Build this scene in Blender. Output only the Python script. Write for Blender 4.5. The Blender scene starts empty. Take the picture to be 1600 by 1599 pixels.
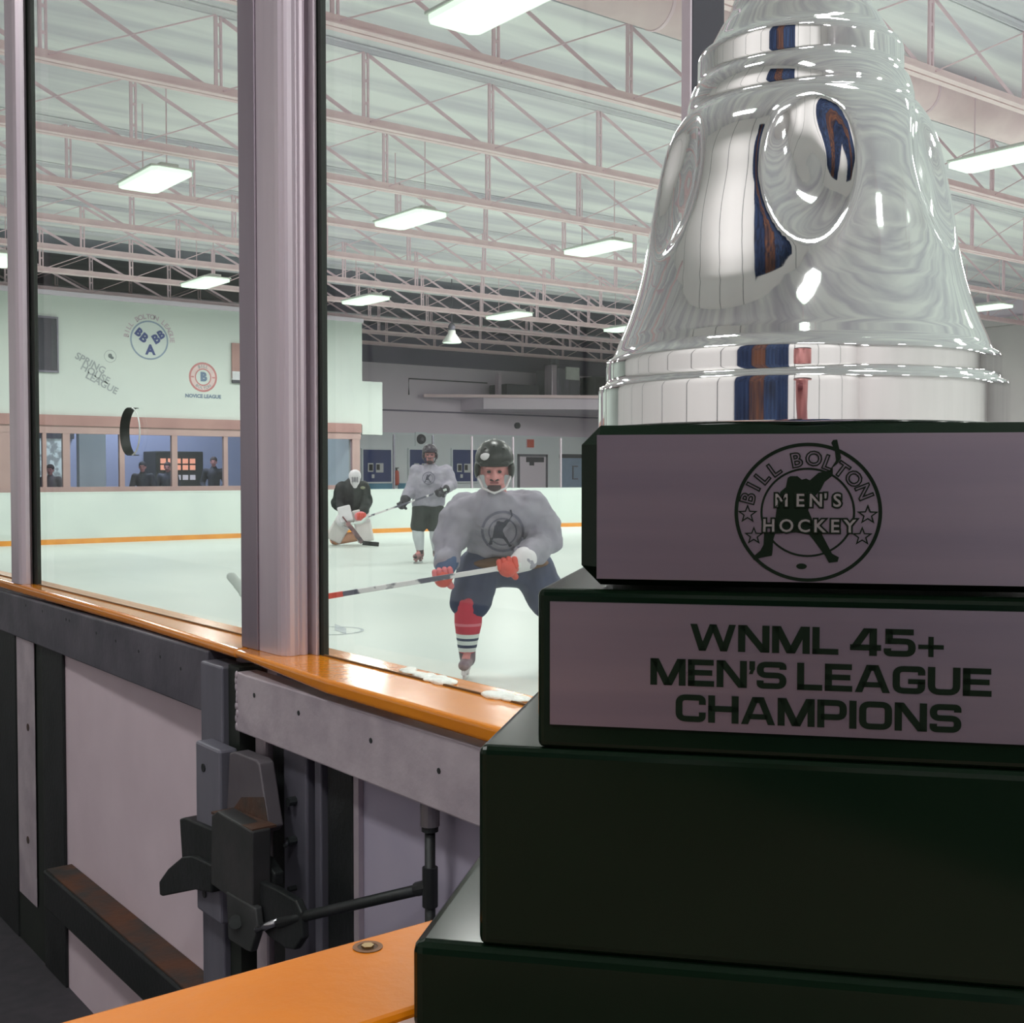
import bpy, bmesh, math, random
from mathutils import Vector, Matrix
S = bpy.context.scene
COL = S.collection
R = math.radians
PI = math.pi
rnd = random.Random(7)

# ------------------------------------------------------------------ camera, world, exposure
FPX = 1858.0
YAW, PIT, HC = R(37.8), math.atan(59.5 / FPX), 1.42
cd = bpy.data.cameras.new('camera')
cam = bpy.data.objects.new('camera', cd)
COL.objects.link(cam)
cd.sensor_width = 36.0
cd.lens = FPX / 1600 * 36
cd.clip_start = 0.02
cd.clip_end = 200
cam.location = (0, 0, HC)
cam.rotation_euler = (R(90) - PIT, 0, -YAW)
S.camera = cam
W = bpy.data.worlds.new('world')
S.world = W
W.use_nodes = True
W.node_tree.nodes['Background'].inputs[0].default_value = (.55, .55, .62, 1)
W.node_tree.nodes['Background'].inputs[1].default_value = .25
S.view_settings.view_transform = 'Standard'
S.view_settings.look = 'None'
S.view_settings.gamma = 1
S.view_settings.exposure = 0.0
S.cycles.use_denoising = True
S.cycles.max_bounces = 10
S.cycles.diffuse_bounces = 5
S.cycles.glossy_bounces = 5
S.cycles.transparent_max_bounces = 16
S.cycles.sample_clamp_indirect = 6
S.cycles.caustics_reflective = False
S.cycles.caustics_refractive = False
LAMP_W = 83.0
LAMP_C = (.985, 1.0, .965)
BENCH_FILL_W = 80.0
LENS_C = (.72, .90, .74)

FW = Vector((math.sin(YAW) * math.cos(PIT), math.cos(YAW) * math.cos(PIT), -math.sin(PIT)))
RT = Vector((math.cos(YAW), -math.sin(YAW), 0))
UP = RT.cross(FW)
CP = Vector((0, 0, HC))


def at(u, v, ax, val):
    """the point of the real plane (axis ax = val) that the photo shows at pixel u, v"""
    d = FW + RT * ((u - 800) / FPX) - UP * ((v - 799.5) / FPX)
    return CP + d * ((val - CP[ax]) / d[ax])


# ------------------------------------------------------------------ materials
MATS = {}


def mat(name, c, rough=.5, metal=0.0, c2=None, scale=6, stretch=(1, 1, 1), bump=0.0, bscale=None,
        lo=.35, hi=.65, emit=None, coat=0.0, spec=.5, detail=4):
    m = bpy.data.materials.new(name)
    m.use_nodes = True
    nt = m.node_tree
    b = nt.nodes['Principled BSDF']
    b.inputs['Roughness'].default_value = rough
    b.inputs['Metallic'].default_value = metal
    b.inputs['Specular IOR Level'].default_value = spec
    b.inputs['Coat Weight'].default_value = coat
    b.inputs['Coat Roughness'].default_value = .08
    if c2 is None:
        c2 = tuple(x * .88 for x in c)
    tc = nt.nodes.new('ShaderNodeTexCoord')
    mp = nt.nodes.new('ShaderNodeMapping')
    mp.inputs['Scale'].default_value = stretch
    nt.links.new(tc.outputs['Object'], mp.inputs[0])
    nz = nt.nodes.new('ShaderNodeTexNoise')
    nz.inputs['Scale'].default_value = scale
    nz.inputs['Detail'].default_value = detail
    nt.links.new(mp.outputs[0], nz.inputs['Vector'])
    rp = nt.nodes.new('ShaderNodeValToRGB')
    rp.color_ramp.elements[0].position = lo
    rp.color_ramp.elements[1].position = hi
    rp.color_ramp.elements[0].color = (*c2, 1)
    rp.color_ramp.elements[1].color = (*c, 1)
    nt.links.new(nz.outputs['Fac'], rp.inputs[0])
    nt.links.new(rp.outputs[0], b.inputs['Base Color'])
    if bump:
        n2 = nt.nodes.new('ShaderNodeTexNoise')
        n2.inputs['Scale'].default_value = bscale or scale * 3
        n2.inputs['Detail'].default_value = 3
        nt.links.new(mp.outputs[0], n2.inputs['Vector'])
        bp = nt.nodes.new('ShaderNodeBump')
        bp.inputs['Strength'].default_value = bump
        bp.inputs['Distance'].default_value = .02
        nt.links.new(n2.outputs['Fac'], bp.inputs['Height'])
        nt.links.new(bp.outputs[0], b.inputs['Normal'])
    if emit:
        b.inputs['Emission Color'].default_value = (*emit[0], 1)
        b.inputs['Emission Strength'].default_value = emit[1]
    MATS[name] = m
    return m


def srgb(r, g, b):
    f = lambda x: (x / 255 / 12.92) if x / 255 <= .04045 else ((x / 255 + .055) / 1.055) ** 2.4
    return (f(r), f(g), f(b))


ICE = mat('ice', srgb(201, 211, 204), .36, c2=srgb(194, 205, 199), scale=.5, bump=.02, bscale=30, spec=.35)
WHITE_BOARD = mat('white_board', srgb(206, 216, 210), .35, c2=srgb(198, 208, 204), scale=.9)
WHITE_WALL = mat('white_wall', srgb(208, 217, 210), .7, c2=srgb(201, 210, 205), scale=.4)
PINK_WALL = mat('pink_wall', srgb(214, 208, 208), .7, c2=srgb(205, 198, 200), scale=.5)
BACKW = mat('back_wall', srgb(236, 230, 230), .7, c2=srgb(230, 224, 224), scale=.5)
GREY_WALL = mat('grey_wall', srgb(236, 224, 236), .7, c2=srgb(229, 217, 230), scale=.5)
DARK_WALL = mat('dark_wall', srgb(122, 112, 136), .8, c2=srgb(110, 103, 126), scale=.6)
KICK = mat('kick_orange', srgb(224, 152, 60), .4, c2=srgb(214, 138, 52), scale=3)
YELLOW = mat('yellow_plastic', srgb(216, 130, 24), .16, c2=srgb(208, 122, 20), scale=5, bump=.015, bscale=60, coat=.3)
YELLOW_LEDGE = mat('yellow_ledge', srgb(198, 112, 10), .34, c2=srgb(191, 106, 9), scale=7, bump=.02, bscale=90, spec=.22)
ALU = mat('aluminium', srgb(206, 192, 202), .36, .6, c2=srgb(194, 180, 192), scale=14, stretch=(1, 1, .08))
BAR_LIGHT = mat('scuffed_aluminium', srgb(196, 184, 192), .5, .35, c2=srgb(170, 158, 168), scale=9, bump=.05, bscale=60)
BAR_DARK = mat('dark_painted_steel', srgb(98, 94, 104), .45, .3, c2=srgb(76, 74, 84), scale=8, bump=.05, bscale=50)
STEEL_DARK = mat('blackened_steel', srgb(40, 42, 44), .5, .35, c2=srgb(29, 33, 33), scale=10, bump=.06, bscale=70)
STEEL_MID = mat('grey_steel', srgb(120, 118, 130), .45, .4, c2=srgb(100, 98, 110), scale=8, stretch=(1, 1, .2))
RUST = mat('rusty_steel', srgb(96, 62, 44), .7, .3, c2=srgb(62, 58, 56), scale=12, bump=.1, bscale=60)
CHROME_PIN = mat('bright_pin', srgb(190, 190, 196), .2, 1.0)
BLACK_RUBBER = mat('black_rubber', srgb(22, 30, 24), .6, c2=srgb(16, 22, 18))
PANEL = mat('scuffed_white_panel', srgb(208, 190, 200), .55, c2=srgb(200, 182, 192), scale=4)
PANEL_R = mat('grey_white_panel', srgb(166, 158, 176), .5, c2=srgb(154, 148, 168), scale=4)
PLASTIC = mat('black_lacquer', (.0035, .0095, .0048), .14, c2=(.003, .0085, .0042), spec=.12)
PLATE = mat('brushed_plate', srgb(142, 130, 141), .36, .9, c2=srgb(131, 121, 134), scale=40, stretch=(.05, 1, 1))
INK = mat('black_ink', (.006, .012, .007), .6, spec=.06)
TRUSS = mat('pinkish_truss_paint', srgb(252, 226, 228), .5, c2=srgb(244, 216, 220), scale=3)
TRUSS_W = mat('truss_web_paint', srgb(242, 214, 222), .5, c2=srgb(234, 206, 216), scale=3)
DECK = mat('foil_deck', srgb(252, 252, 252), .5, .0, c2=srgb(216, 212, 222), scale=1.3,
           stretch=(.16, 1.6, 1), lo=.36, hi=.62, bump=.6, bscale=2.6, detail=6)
DECK_SHADED = mat('shaded_deck', srgb(120, 122, 134), .6, c2=srgb(96, 98, 112), scale=1, stretch=(.2, 1.5, 1))  # deck colour darkened for the weaker light in the far bay
LENS = mat('lamp_lens', LENS_C, .4, emit=(LENS_C, 1.0))
HOUSING = mat('lamp_housing', srgb(220, 224, 218), .4)
BROWN = mat('brown_frame', srgb(172, 134, 128), .6, c2=srgb(158, 120, 116), scale=2)
BROWN_L = mat('pale_brown_frame', srgb(186, 158, 152), .6, c2=srgb(174, 146, 142), scale=2)
NAVY = mat('navy_glass', srgb(30, 54, 120), .5, c2=srgb(26, 46, 112), scale=1)
TEAL = mat('teal_paint', srgb(96, 168, 200), .5, c2=srgb(76, 138, 168), scale=2)
PALEBLUE = mat('pale_blue_wall', srgb(234, 240, 244), .6, c2=srgb(227, 234, 240), scale=.6)
DARK = mat('dark_grey', srgb(58, 58, 68), .6)
BLACK = mat('black_paint', srgb(30, 34, 36), .5)
PAPER = mat('paper', srgb(214, 216, 220), .7)
ORANGE_RED = mat('orange_red', srgb(222, 96, 72), .5)
RUBBERFLOOR = mat('rubber_floor', srgb(64, 60, 66), .8, c2=srgb(54, 52, 58), scale=20)
LOBBY = mat('lobby_wall', srgb(160, 166, 192), .7, c2=srgb(148, 154, 182), scale=.4)


def mat_chrome():
    m = mat('chrome', (.90, .885, .90), .035, 1.0, c2=(.88, .865, .88), scale=3)
    return m


CHROME = mat_chrome()


def mat_glass(name, tint, refl=1.0):
    m = bpy.data.materials.new(name)
    m.use_nodes = True
    nt = m.node_tree
    for n in list(nt.nodes):
        if n.type == 'BSDF_PRINCIPLED':
            nt.nodes.remove(n)
    out = [n for n in nt.nodes if n.type == 'OUTPUT_MATERIAL'][0]
    t = nt.nodes.new('ShaderNodeBsdfTransparent')
    t.inputs[0].default_value = (*tint, 1)
    g = nt.nodes.new('ShaderNodeBsdfGlossy')
    g.inputs['Roughness'].default_value = .03
    g.inputs['Color'].default_value = (.9, .95, .92, 1)
    fr = nt.nodes.new('ShaderNodeFresnel')
    fr.inputs[0].default_value = 1.4
    mu = nt.nodes.new('ShaderNodeMath')
    mu.operation = 'MULTIPLY'
    mu.inputs[1].default_value = refl
    nt.links.new(fr.outputs[0], mu.inputs[0])
    mx = nt.nodes.new('ShaderNodeMixShader')
    nt.links.new(mu.outputs[0], mx.inputs[0])
    nt.links.new(t.outputs[0], mx.inputs[1])
    nt.links.new(g.outputs[0], mx.inputs[2])
    nt.links.new(mx.outputs[0], out.inputs[0])
    MATS[name] = m
    return m


GLASS = mat_glass('rink_glass', (.985, .99, .985), .09)
GLASS_W = mat_glass('window_glass', (.90, .93, .97), .25)

# ------------------------------------------------------------------ mesh helpers
RM = {}


def BM():
    return bmesh.new()


def box(bm, x0, x1, y0, y1, z0, z1, M=None):
    vs = [bm.verts.new(Vector((x, y, z))) for z in (z0, z1) for y in (y0, y1) for x in (x0, x1)]
    if M is not None:
        for v in vs:
            v.co = M @ v.co
    for f in ((0, 2, 3, 1), (4, 5, 7, 6), (0, 1, 5, 4), (2, 6, 7, 3), (0, 4, 6, 2), (1, 3, 7, 5)):
        bm.faces.new([vs[i] for i in f])
    return vs


def frame(d):
    d = d.normalized()
    a = Vector((0, 0, 1)) if abs(d.z) < .95 else Vector((1, 0, 0))
    x = a.cross(d).normalized()
    return x, d.cross(x), d


def tube(bm, pts, r, n=10, caps=True):
    pts = [Vector(p) for p in pts]
    rs = r if isinstance(r, (list, tuple)) else [r] * len(pts)
    rings = []
    for i, p in enumerate(pts):
        d = (pts[min(i + 1, len(pts) - 1)] - pts[max(i - 1, 0)])
        x, y, _ = frame(d)
        rings.append([bm.verts.new(p + (x * math.cos(2 * PI * k / n) + y * math.sin(2 * PI * k / n)) * rs[i]) for k in range(n)])
    for a, b in zip(rings, rings[1:]):
        for k in range(n):
            bm.faces.new((a[k], a[(k + 1) % n], b[(k + 1) % n], b[k]))
    if caps:
        bm.faces.new(rings[0][::-1])
        bm.faces.new(rings[-1])


def bar(bm, p, q, w, h, up=(0, 0, 1)):
    p, q = Vector(p), Vector(q)
    d = (q - p).normalized()
    u = Vector(up)
    s = d.cross(u)
    if s.length < 1e-5:
        s = d.cross(Vector((0, 1, 0)))
    s.normalize()
    t = s.cross(d)
    vs = []
    for e in (p, q):
        for a, b in ((-1, -1), (1, -1), (1, 1), (-1, 1)):
            vs.append(bm.verts.new(e + s * a * w / 2 + t * b * h / 2))
    for f in ((0, 1, 2, 3), (7, 6, 5, 4), (0, 4, 5, 1), (1, 5, 6, 2), (2, 6, 7, 3), (3, 7, 4, 0)):
        bm.faces.new([vs[i] for i in f])


def prism(bm, pts, d):
    """extrude a polygon (list of 3D points) by vector d"""
    d = Vector(d)
    a = [bm.verts.new(Vector(p)) for p in pts]
    b = [bm.verts.new(Vector(p) + d) for p in pts]
    n = len(pts)
    bm.faces.new(a[::-1])
    bm.faces.new(b)
    for i in range(n):
        bm.faces.new((a[i], a[(i + 1) % n], b[(i + 1) % n], b[i]))


def flat(bm, pts):
    bm.faces.new([bm.verts.new(Vector(p)) for p in pts])


def ring(bm, c, ex, ey, r0, r1, n=64, d=None):
    c, ex, ey = Vector(c), Vector(ex), Vector(ey)
    vs = []
    for k in range(n):
        a = 2 * PI * k / n
        e = ex * math.cos(a) + ey * math.sin(a)
        vs.append((bm.verts.new(c + e * r0), bm.verts.new(c + e * r1)))
    for k in range(n):
        a, b = vs[k], vs[(k + 1) % n]
        bm.faces.new((a[0], a[1], b[1], b[0]))


def disc(bm, c, ex, ey, r, n=48, ry=None):
    c, ex, ey = Vector(c), Vector(ex), Vector(ey)
    ry = ry or r
    bm.faces.new([bm.verts.new(c + ex * math.cos(2 * PI * k / n) * r + ey * math.sin(2 * PI * k / n) * ry) for k in range(n)])


def lathe(bm, prof, c, n=96, fn=None):
    c = Vector(c)
    rings = []
    for r, z in prof:
        row = []
        for k in range(n):
            a = 2 * PI * k / n
            rr = r if fn is None else fn(r, z, a)
            row.append(bm.verts.new(c + Vector((rr * math.cos(a), rr * math.sin(a), z))))
        rings.append(row)
    for a, b in zip(rings, rings[1:]):
        for k in range(n):
            bm.faces.new((a[k], a[(k + 1) % n], b[(k + 1) % n], b[k]))
    bm.faces.new(rings[0][::-1])
    bm.faces.new(rings[-1])


def ell(bm, c, r, M=None, u=20, v=12):
    T = Matrix.Translation(Vector(c)) @ (M or Matrix.Identity(4)) @ Matrix.Diagonal((r[0], r[1], r[2], 1))
    bmesh.ops.create_uvsphere(bm, u_segments=u, v_segments=v, radius=1, matrix=T)


def cap(bm, p, q, r0, r1, sx=1.0, sy=1.0, n=16):
    """tapered capsule; sx, sy flatten it across its axis"""
    p, q = Vector(p), Vector(q)
    x, y, d = frame(q - p)
    rings = []
    for i in range(1, 5):
        t = -PI / 2 + PI / 2 * i / 4
        rings.append((p + d * math.sin(t) * r0, math.cos(t) * r0))
    for i in range(0, 4):
        t = PI / 2 * i / 4
        rings.append((q + d * math.sin(t) * r1, math.cos(t) * r1))
    rows = [[bm.verts.new(c + (x * math.cos(2 * PI * k / n) * sx + y * math.sin(2 * PI * k / n) * sy) * r) for k in range(n)] for c, r in rings]
    for a, b in zip(rows, rows[1:]):
        for k in range(n):
            bm.faces.new((a[k], a[(k + 1) % n], b[(k + 1) % n], b[k]))
    s = bm.verts.new(p - d * r0)
    e = bm.verts.new(q + d * r1)
    for k in range(n):
        bm.faces.new((s, rows[0][(k + 1) % n], rows[0][k]))
        bm.faces.new((e, rows[-1][k], rows[-1][(k + 1) % n]))


def obj(name, bm, m, parent=None, bev=0, smooth=False, world=True, remesh=0, smooth_it=0, sub=0, seg=2):
    if parent is not None:
        M = RM[parent.name]
        if world:
            bm.transform(M.inverted())
    bmesh.ops.recalc_face_normals(bm, faces=bm.faces)
    me = bpy.data.meshes.new(name)
    bm.to_mesh(me)
    bm.free()
    me.materials.append(m)
    o = bpy.data.objects.new(name, me)
    COL.objects.link(o)
    if parent is not None:
        o.parent = parent
        RM[o.name] = RM[parent.name]
    else:
        RM[o.name] = Matrix.Identity(4)
    if smooth:
        for p in me.polygons:
            p.use_smooth = True
    if bev:
        b = o.modifiers.new('bevel', 'BEVEL')
        b.width = bev
        b.segments = seg
        b.limit_method = 'ANGLE'
        b.angle_limit = R(40)
    if remesh:
        r = o.modifiers.new('remesh', 'REMESH')
        r.mode = 'VOXEL'
        r.voxel_size = remesh
        r.use_smooth_shade = True
        if smooth_it:
            s = o.modifiers.new('smooth', 'SMOOTH')
            s.factor = .5
            s.iterations = smooth_it
    if sub:
        s = o.modifiers.new('sub', 'SUBSURF')
        s.levels = s.render_levels = sub
    return o


def tag(o, label, cat, group=None):
    o['label'] = label
    o['category'] = cat
    if group:
        o['group'] = group
    return o


def struct(o):
    o['kind'] = 'structure'
    return o


def thing(name, label, cat, loc=(0, 0, 0), rotz=0, group=None):
    o = bpy.data.objects.new(name, None)
    o.empty_display_size = .1
    COL.objects.link(o)
    o.location = loc
    o.rotation_euler = (0, 0, rotz)
    RM[o.name] = Matrix.Translation(Vector(loc)) @ Matrix.Rotation(rotz, 4, 'Z')
    return tag(o, label, cat, group)


def dup(root, loc, label, group=None, name=None):
    r = root.copy()
    COL.objects.link(r)
    r.location = loc
    r['label'] = label
    if group:
        r['group'] = group
    for ch in list(root.children):
        c = ch.copy()
        COL.objects.link(c)
        c.parent = r
        for g in list(ch.children):
            d = g.copy()
            COL.objects.link(d)
            d.parent = c
    return r


_fc = {}


def text(bm, s, size, M, align='CENTER', outline=0.0, bold=0.0, sx=1.0):
    """lettering: faces (or outline strips) of string s, placed by matrix M (text lies in its x, y plane)"""
    cu = bpy.data.curves.new('t', 'FONT')
    cu.body = s
    cu.size = size
    cu.align_x = align
    cu.align_y = 'CENTER'
    if outline:
        cu.fill_mode = 'NONE'
        cu.bevel_depth = outline
        cu.bevel_resolution = 0
    cu.offset = bold
    cu.resolution_u = 3
    o = bpy.data.objects.new('t', cu)
    me = o.to_mesh()
    D = Matrix.Diagonal((sx, 1, 1 if not outline else .05, 1))
    me.transform(M @ D)
    bm.from_mesh(me)
    o.to_mesh_clear()
    bpy.data.objects.remove(o)
    bpy.data.curves.remove(cu)


def basis(o, ex, ey):
    ex, ey = Vector(ex).normalized(), Vector(ey).normalized()
    ez = ex.cross(ey)
    return Matrix(((ex.x, ey.x, ez.x, o[0]), (ex.y, ey.y, ez.y, o[1]), (ex.z, ey.z, ez.z, o[2]), (0, 0, 0, 1)))


# ------------------------------------------------------------------ building shell
ZC = 6.20          # underside of the roof deck
XL, XR, YN, YF = -3.6, 31.0, -12.0, 33.0
b = BM(); box(b, 1.08, 27.2, YN, 24.45, -.12, 0); struct(obj('floor_ice', b, ICE))
b = BM(); box(b, XL, 1.08, YN, 26, -.12, 0); struct(obj('floor_bench', b, RUBBERFLOOR))
b = BM(); box(b, 1.08, XR, 24.45, 33, -.12, 0); box(b, 27.2, XR, YN, 24.45, -.12, 0); struct(obj('floor_walkway', b, RUBBERFLOOR))
b = BM(); box(b, XL, XR, YN, 24.6, ZC, ZC + .25); struct(obj('ceiling', b, DECK))
b = BM(); box(b, XL, XR, 24.6, YF, ZC, ZC + .25); struct(obj('ceiling_far', b, DECK_SHADED))
b = BM(); box(b, XL - .2, XL, YN, YF, 0, ZC); struct(obj('wall_back', b, BACKW))
b = BM(); box(b, XL, XR, YN - .2, YN, 0, ZC); struct(obj('wall_near', b, BACKW))
b = BM(); box(b, XR, XR + .2, YN, YF, 0, 5.5); struct(obj('wall_right', b, PINK_WALL))
b = BM(); box(b, XR, XR + .2, YN, YF, 5.5, ZC); struct(obj('wall_right_upper', b, GREY_WALL))
b = BM(); box(b, XR - .12, XR, YN, YF, 5.5, 5.72); struct(obj('trim_right', b, PINK_WALL))
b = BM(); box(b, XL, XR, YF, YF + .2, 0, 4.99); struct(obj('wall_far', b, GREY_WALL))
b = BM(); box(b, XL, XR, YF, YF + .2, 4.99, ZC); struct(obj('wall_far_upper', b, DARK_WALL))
b = BM(); box(b, 15.4, XR, YF - .06, YF, 0, 2.75); struct(obj('wall_far_lower', b, PALEBLUE))
for z, x0 in ((3.45, 16), ):
    b = BM(); box(b, x0, XR, YF - .03, YF, z, z + .05); struct(obj('trim_far', b, DARK_WALL))
# white upper storey over the lobby windows
YW = 26.0
b = BM()
box(b, XL, 15.40, YW, YW + .25, 2.64, 5.27)
box(b, XL, 15.30, YW + .02, YW + .25, 0, 1.0)
box(b, XL, 6.5, YW, YW + .25, 1.0, 2.64)
struct(obj('wall_end', b, WHITE_WALL))
b = BM(); box(b, XL, 15.38, YW + .25, YF, 5.0, 5.24); struct(obj('ceiling_lobby', b, WHITE_WALL))
b = BM(); box(b, 15.15, 15.38, YW + .25, YF, 0, 5.0); struct(obj('wall_lobby_side', b, WHITE_WALL))
b = BM(); box(b, 2, 15.15, 31.0, 31.2, 0, 5.0); struct(obj('wall_lobby', b, LOBBY))
b = BM(); box(b, 15.40, 15.99, YW, YW + .3, 2.40, 3.74); struct(obj('trim_bulkhead', b, WHITE_WALL))
b = BM(); box(b, XL, 15.42, YW - .05, YW, 5.20, 5.30); struct(obj('trim_wall_top', b, GREY_WALL))

# lobby window band: brown frame, mullions, panes
wf = thing('window_1', 'long brown-framed lobby window band behind the end boards', 'window', (6.5, YW, 0))
del wf['category'], wf['label']
wf['kind'] = 'structure'
b = BM()
box(b, 6.5, 15.32, YW - .10, YW + .06, 2.44, 2.665)
obj('header', b, BROWN, wf)
b = BM()
box(b, 6.5, 15.32, YW - .06, YW + .06, 2.275, 2.44)
obj('lower_header', b, BROWN_L, wf)
b = BM()
box(b, 6.5, 15.32, YW - .07, YW + .08, .98, 1.13)
obj('sill', b, BROWN_L, wf)
MUL = [(6.70, 7.06), (7.58, 7.66), (8.0, 8.15), (9.22, 9.33), (10.41, 10.54), (11.66, 11.76), (12.9, 13.0), (14.1, 14.2), (15.08, 15.30)]
for x0, x1 in MUL:
    b = BM(); box(b, x0, x1, YW - .05, YW + .05, 1.13, 2.275); obj('mullion', b, BROWN_L, wf)
xs = [6.5] + [x for p in MUL for x in p]
for i in range(0, len(xs) - 1, 2):
    b = BM(); box(b, xs[i], xs[i + 1], YW, YW + .012, 1.13, 2.275); obj('pane', b, GLASS_W, wf)

# ------------------------------------------------------------------ roof trusses
tnames = ['just in front of the nearest row of lamps', 'crossing above the tall bell, carrying the nearest lamps', 'second beyond the nearest lamps, over the near player',
          'halfway between the nearest and middle lamp rows', 'just in front of the middle row of lamps', 'just behind the middle row of lamps', 'halfway between middle and far lamps',
          'just in front of the far row of lamps', 'just above the far row of lamps', 'right over the top edge of the white end wall', 'behind the white end wall, in the dark bay']
KV = [6.98 + 1.76 * k for k in range(-5, 14)]
KV = [x for x in KV if XL + .1 < x < XR - .1]


def truss(y, label):
    t = thing('roof_truss', label, 'roof truss', (0, y, 5.315), 0, 'steel roof trusses')
    x0, x1 = XL + .02, XR - .02
    b = BM()
    for s in (-1, 1):
        box(b, x0, x1, min(s * .012, s * .085), max(s * .012, s * .085), 0, .012)
        box(b, x0, x1, min(s * .012, s * .024), max(s * .012, s * .024), .012, .105)
    obj('bottom_chord', b, TRUSS, t, world=False)
    b = BM()
    for s in (-1, 1):
        box(b, x0, x1, min(s * .012, s * .07), max(s * .012, s * .07), .868, .88)
        box(b, x0, x1, min(s * .012, s * .024), max(s * .012, s * .024), .825, .868)
    obj('top_chord', b, DECK, t, world=False)
    me = None
    for k, x in enumerate(KV):
        if me is None:
            b = BM()
            box(b, -.045, -.01, -.011, .011, .02, .86)
            box(b, .018, .04, -.011, .011, .02, .86)
            for z in (.25, .5, .72):
                box(b, -.01, .018, -.008, .008, z, z + .03)
            o = obj('vertical', b, TRUSS_W, t, world=False)
            me = o.data
        else:
            o = bpy.data.objects.new('vertical', me); COL.objects.link(o); o.parent = t
        o.location = (x, 0, 0)
    m1 = m2 = None
    for x in KV[:-1]:
        if m1 is None:
            b = BM(); bar(b, (.03, .03, .83), (1.72, .03, .05), .008, .045); o1 = obj('diagonal_brace', b, TRUSS_W, t, world=False); m1 = o1.data
            b = BM(); tube(b, [(.04, -.03, .06), (1.72, -.03, .82)], .0085, 5); o2 = obj('tie_rod', b, TRUSS_W, t, world=False); m2 = o2.data
        else:
            o1 = bpy.data.objects.new('diagonal_brace', m1); COL.objects.link(o1); o1.parent = t
            o2 = bpy.data.objects.new('tie_rod', m2); COL.objects.link(o2); o2.parent = t
        o1.location = o2.location = (x, 0, 0)
    return t


T0 = truss(6.82, 'pinkish steel roof truss ' + tnames[0])
for i in range(1, 11):
    dup(T0, (0, 6.82 + 2.43 * i, 5.315), 'pinkish steel roof truss ' + tnames[i])
# round air duct hung along the deck, upper right of the picture
d = thing('air_duct', 'large round pinkish air duct hung under the deck near the dark post', 'duct', (8, 8.30, 5.97))
b = BM(); tube(b, [(4.2, 8.30, 5.93), (30.9, 8.30, 5.93)], .24, 24); obj('duct_pipe', b, TRUSS, d, smooth=True)
for x in (6.0, 8.2, 10.4, 12.6):
    b = BM(); tube(b, [(x - .02, 8.30, 5.93), (x + .02, 8.30, 5.93)], .25, 24); obj('joint_band', b, TRUSS_W, d)
b = BM(); box(b, 7.7, 30, 8.62, 8.80, 6.08, 6.2)  # black box put in for the shade of the gap by the duct
tag(obj('gap_strip', b, BLACK), 'black strip standing in for the dark gap beside the round duct', 'dark_gap')

# ------------------------------------------------------------------ ceiling lamps


def lamp(name, x, y, label, zb=5.12, w=LAMP_W):
    t = thing(name, label, 'ceiling light', (x, y, zb), 0, 'long ceiling lamps over the ice')
    b = BM()
    prism(b, [(-.26, -.56, 0), (-.2, -.62, .0), (.2, -.62, 0), (.26, -.56, 0), (.26, .56, 0), (.2, .62, 0), (-.2, .62, 0), (-.26, .56, 0)], (0, 0, .05))
    obj('lens', b, LENS, t, world=False)
    b = BM()
    prism(b, [(-.28, -.60, .05), (.28, -.60, .05), (.28, .60, .05), (-.28, .60, .05)], (0, 0, .03))
    prism(b, [(-.12, -.5, .08), (.12, -.5, .08), (.12, .5, .08), (-.12, .5, .08)], (0, 0, .06))
    obj('housing', b, HOUSING, t, world=False, bev=.01)
    for s in (-1, 1):
        b = BM(); tube(b, [(0, s * .4, .14), (0, s * .4, ZC - zb)], .008, 6); obj('hanger_rod', b, TRUSS_W, t, world=False)
    la = bpy.data.lights.new('lamp_light', 'AREA')
    la.shape = 'RECTANGLE'; la.size = .5; la.size_y = 1.1; la.energy = w; la.color = LAMP_C
    la.spread = R(180)
    lo = bpy.data.objects.new('lamp_light', la); COL.objects.link(lo)
    lo.parent = t; lo.location = (0, 0, -.012)
    return t


rows = [(-6.9, 'behind the viewer'), (.35, 'beside the viewer'), (7.63, 'nearest row'), (14.82, 'middle row'), (22.3, 'far row')]
xs = [2.0, 5.75, 9.6, 13.3, 17.3, 21.2, 24.95]
wh = {(2, 1): 'glowing lamp at the top edge of the photo, nearest of all', (2, 3): 'glowing lamp at the right edge of the photo, beside the bell',
      (3, 1): 'glowing lamp seen between the two aluminium posts, upper one', (3, 2): 'glowing lamp right of the middle post, in the middle row',
      (3, 3): 'glowing lamp beside the left flank of the bell, in the middle row', (4, 1): 'glowing lamp at the left picture edge, in the far row',
      (4, 2): 'glowing lamp over the white end wall, touching the middle post', (4, 3): 'glowing lamp just right of the middle post, in the far row',
      (4, 4): 'glowing lamp over the far platform, in the far row', (4, 5): 'glowing lamp half hidden by the flare of the bell, in the far row'}
for r, (y, rl) in enumerate(rows):
    for c, x in enumerate(xs):
        yy = y + (.0 if r != 4 else (c - 3) * .12)
        lamp('ceiling_lamp', x, yy, wh.get((r, c), 'long glowing ceiling lamp of the %s, column %s from the boards' % (rl, ['first', 'second', 'third', 'fourth', 'fifth', 'sixth', 'seventh'][c])), w=LAMP_W * (1 if r < 4 else 1.4 if c < 4 else 2.6))

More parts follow.
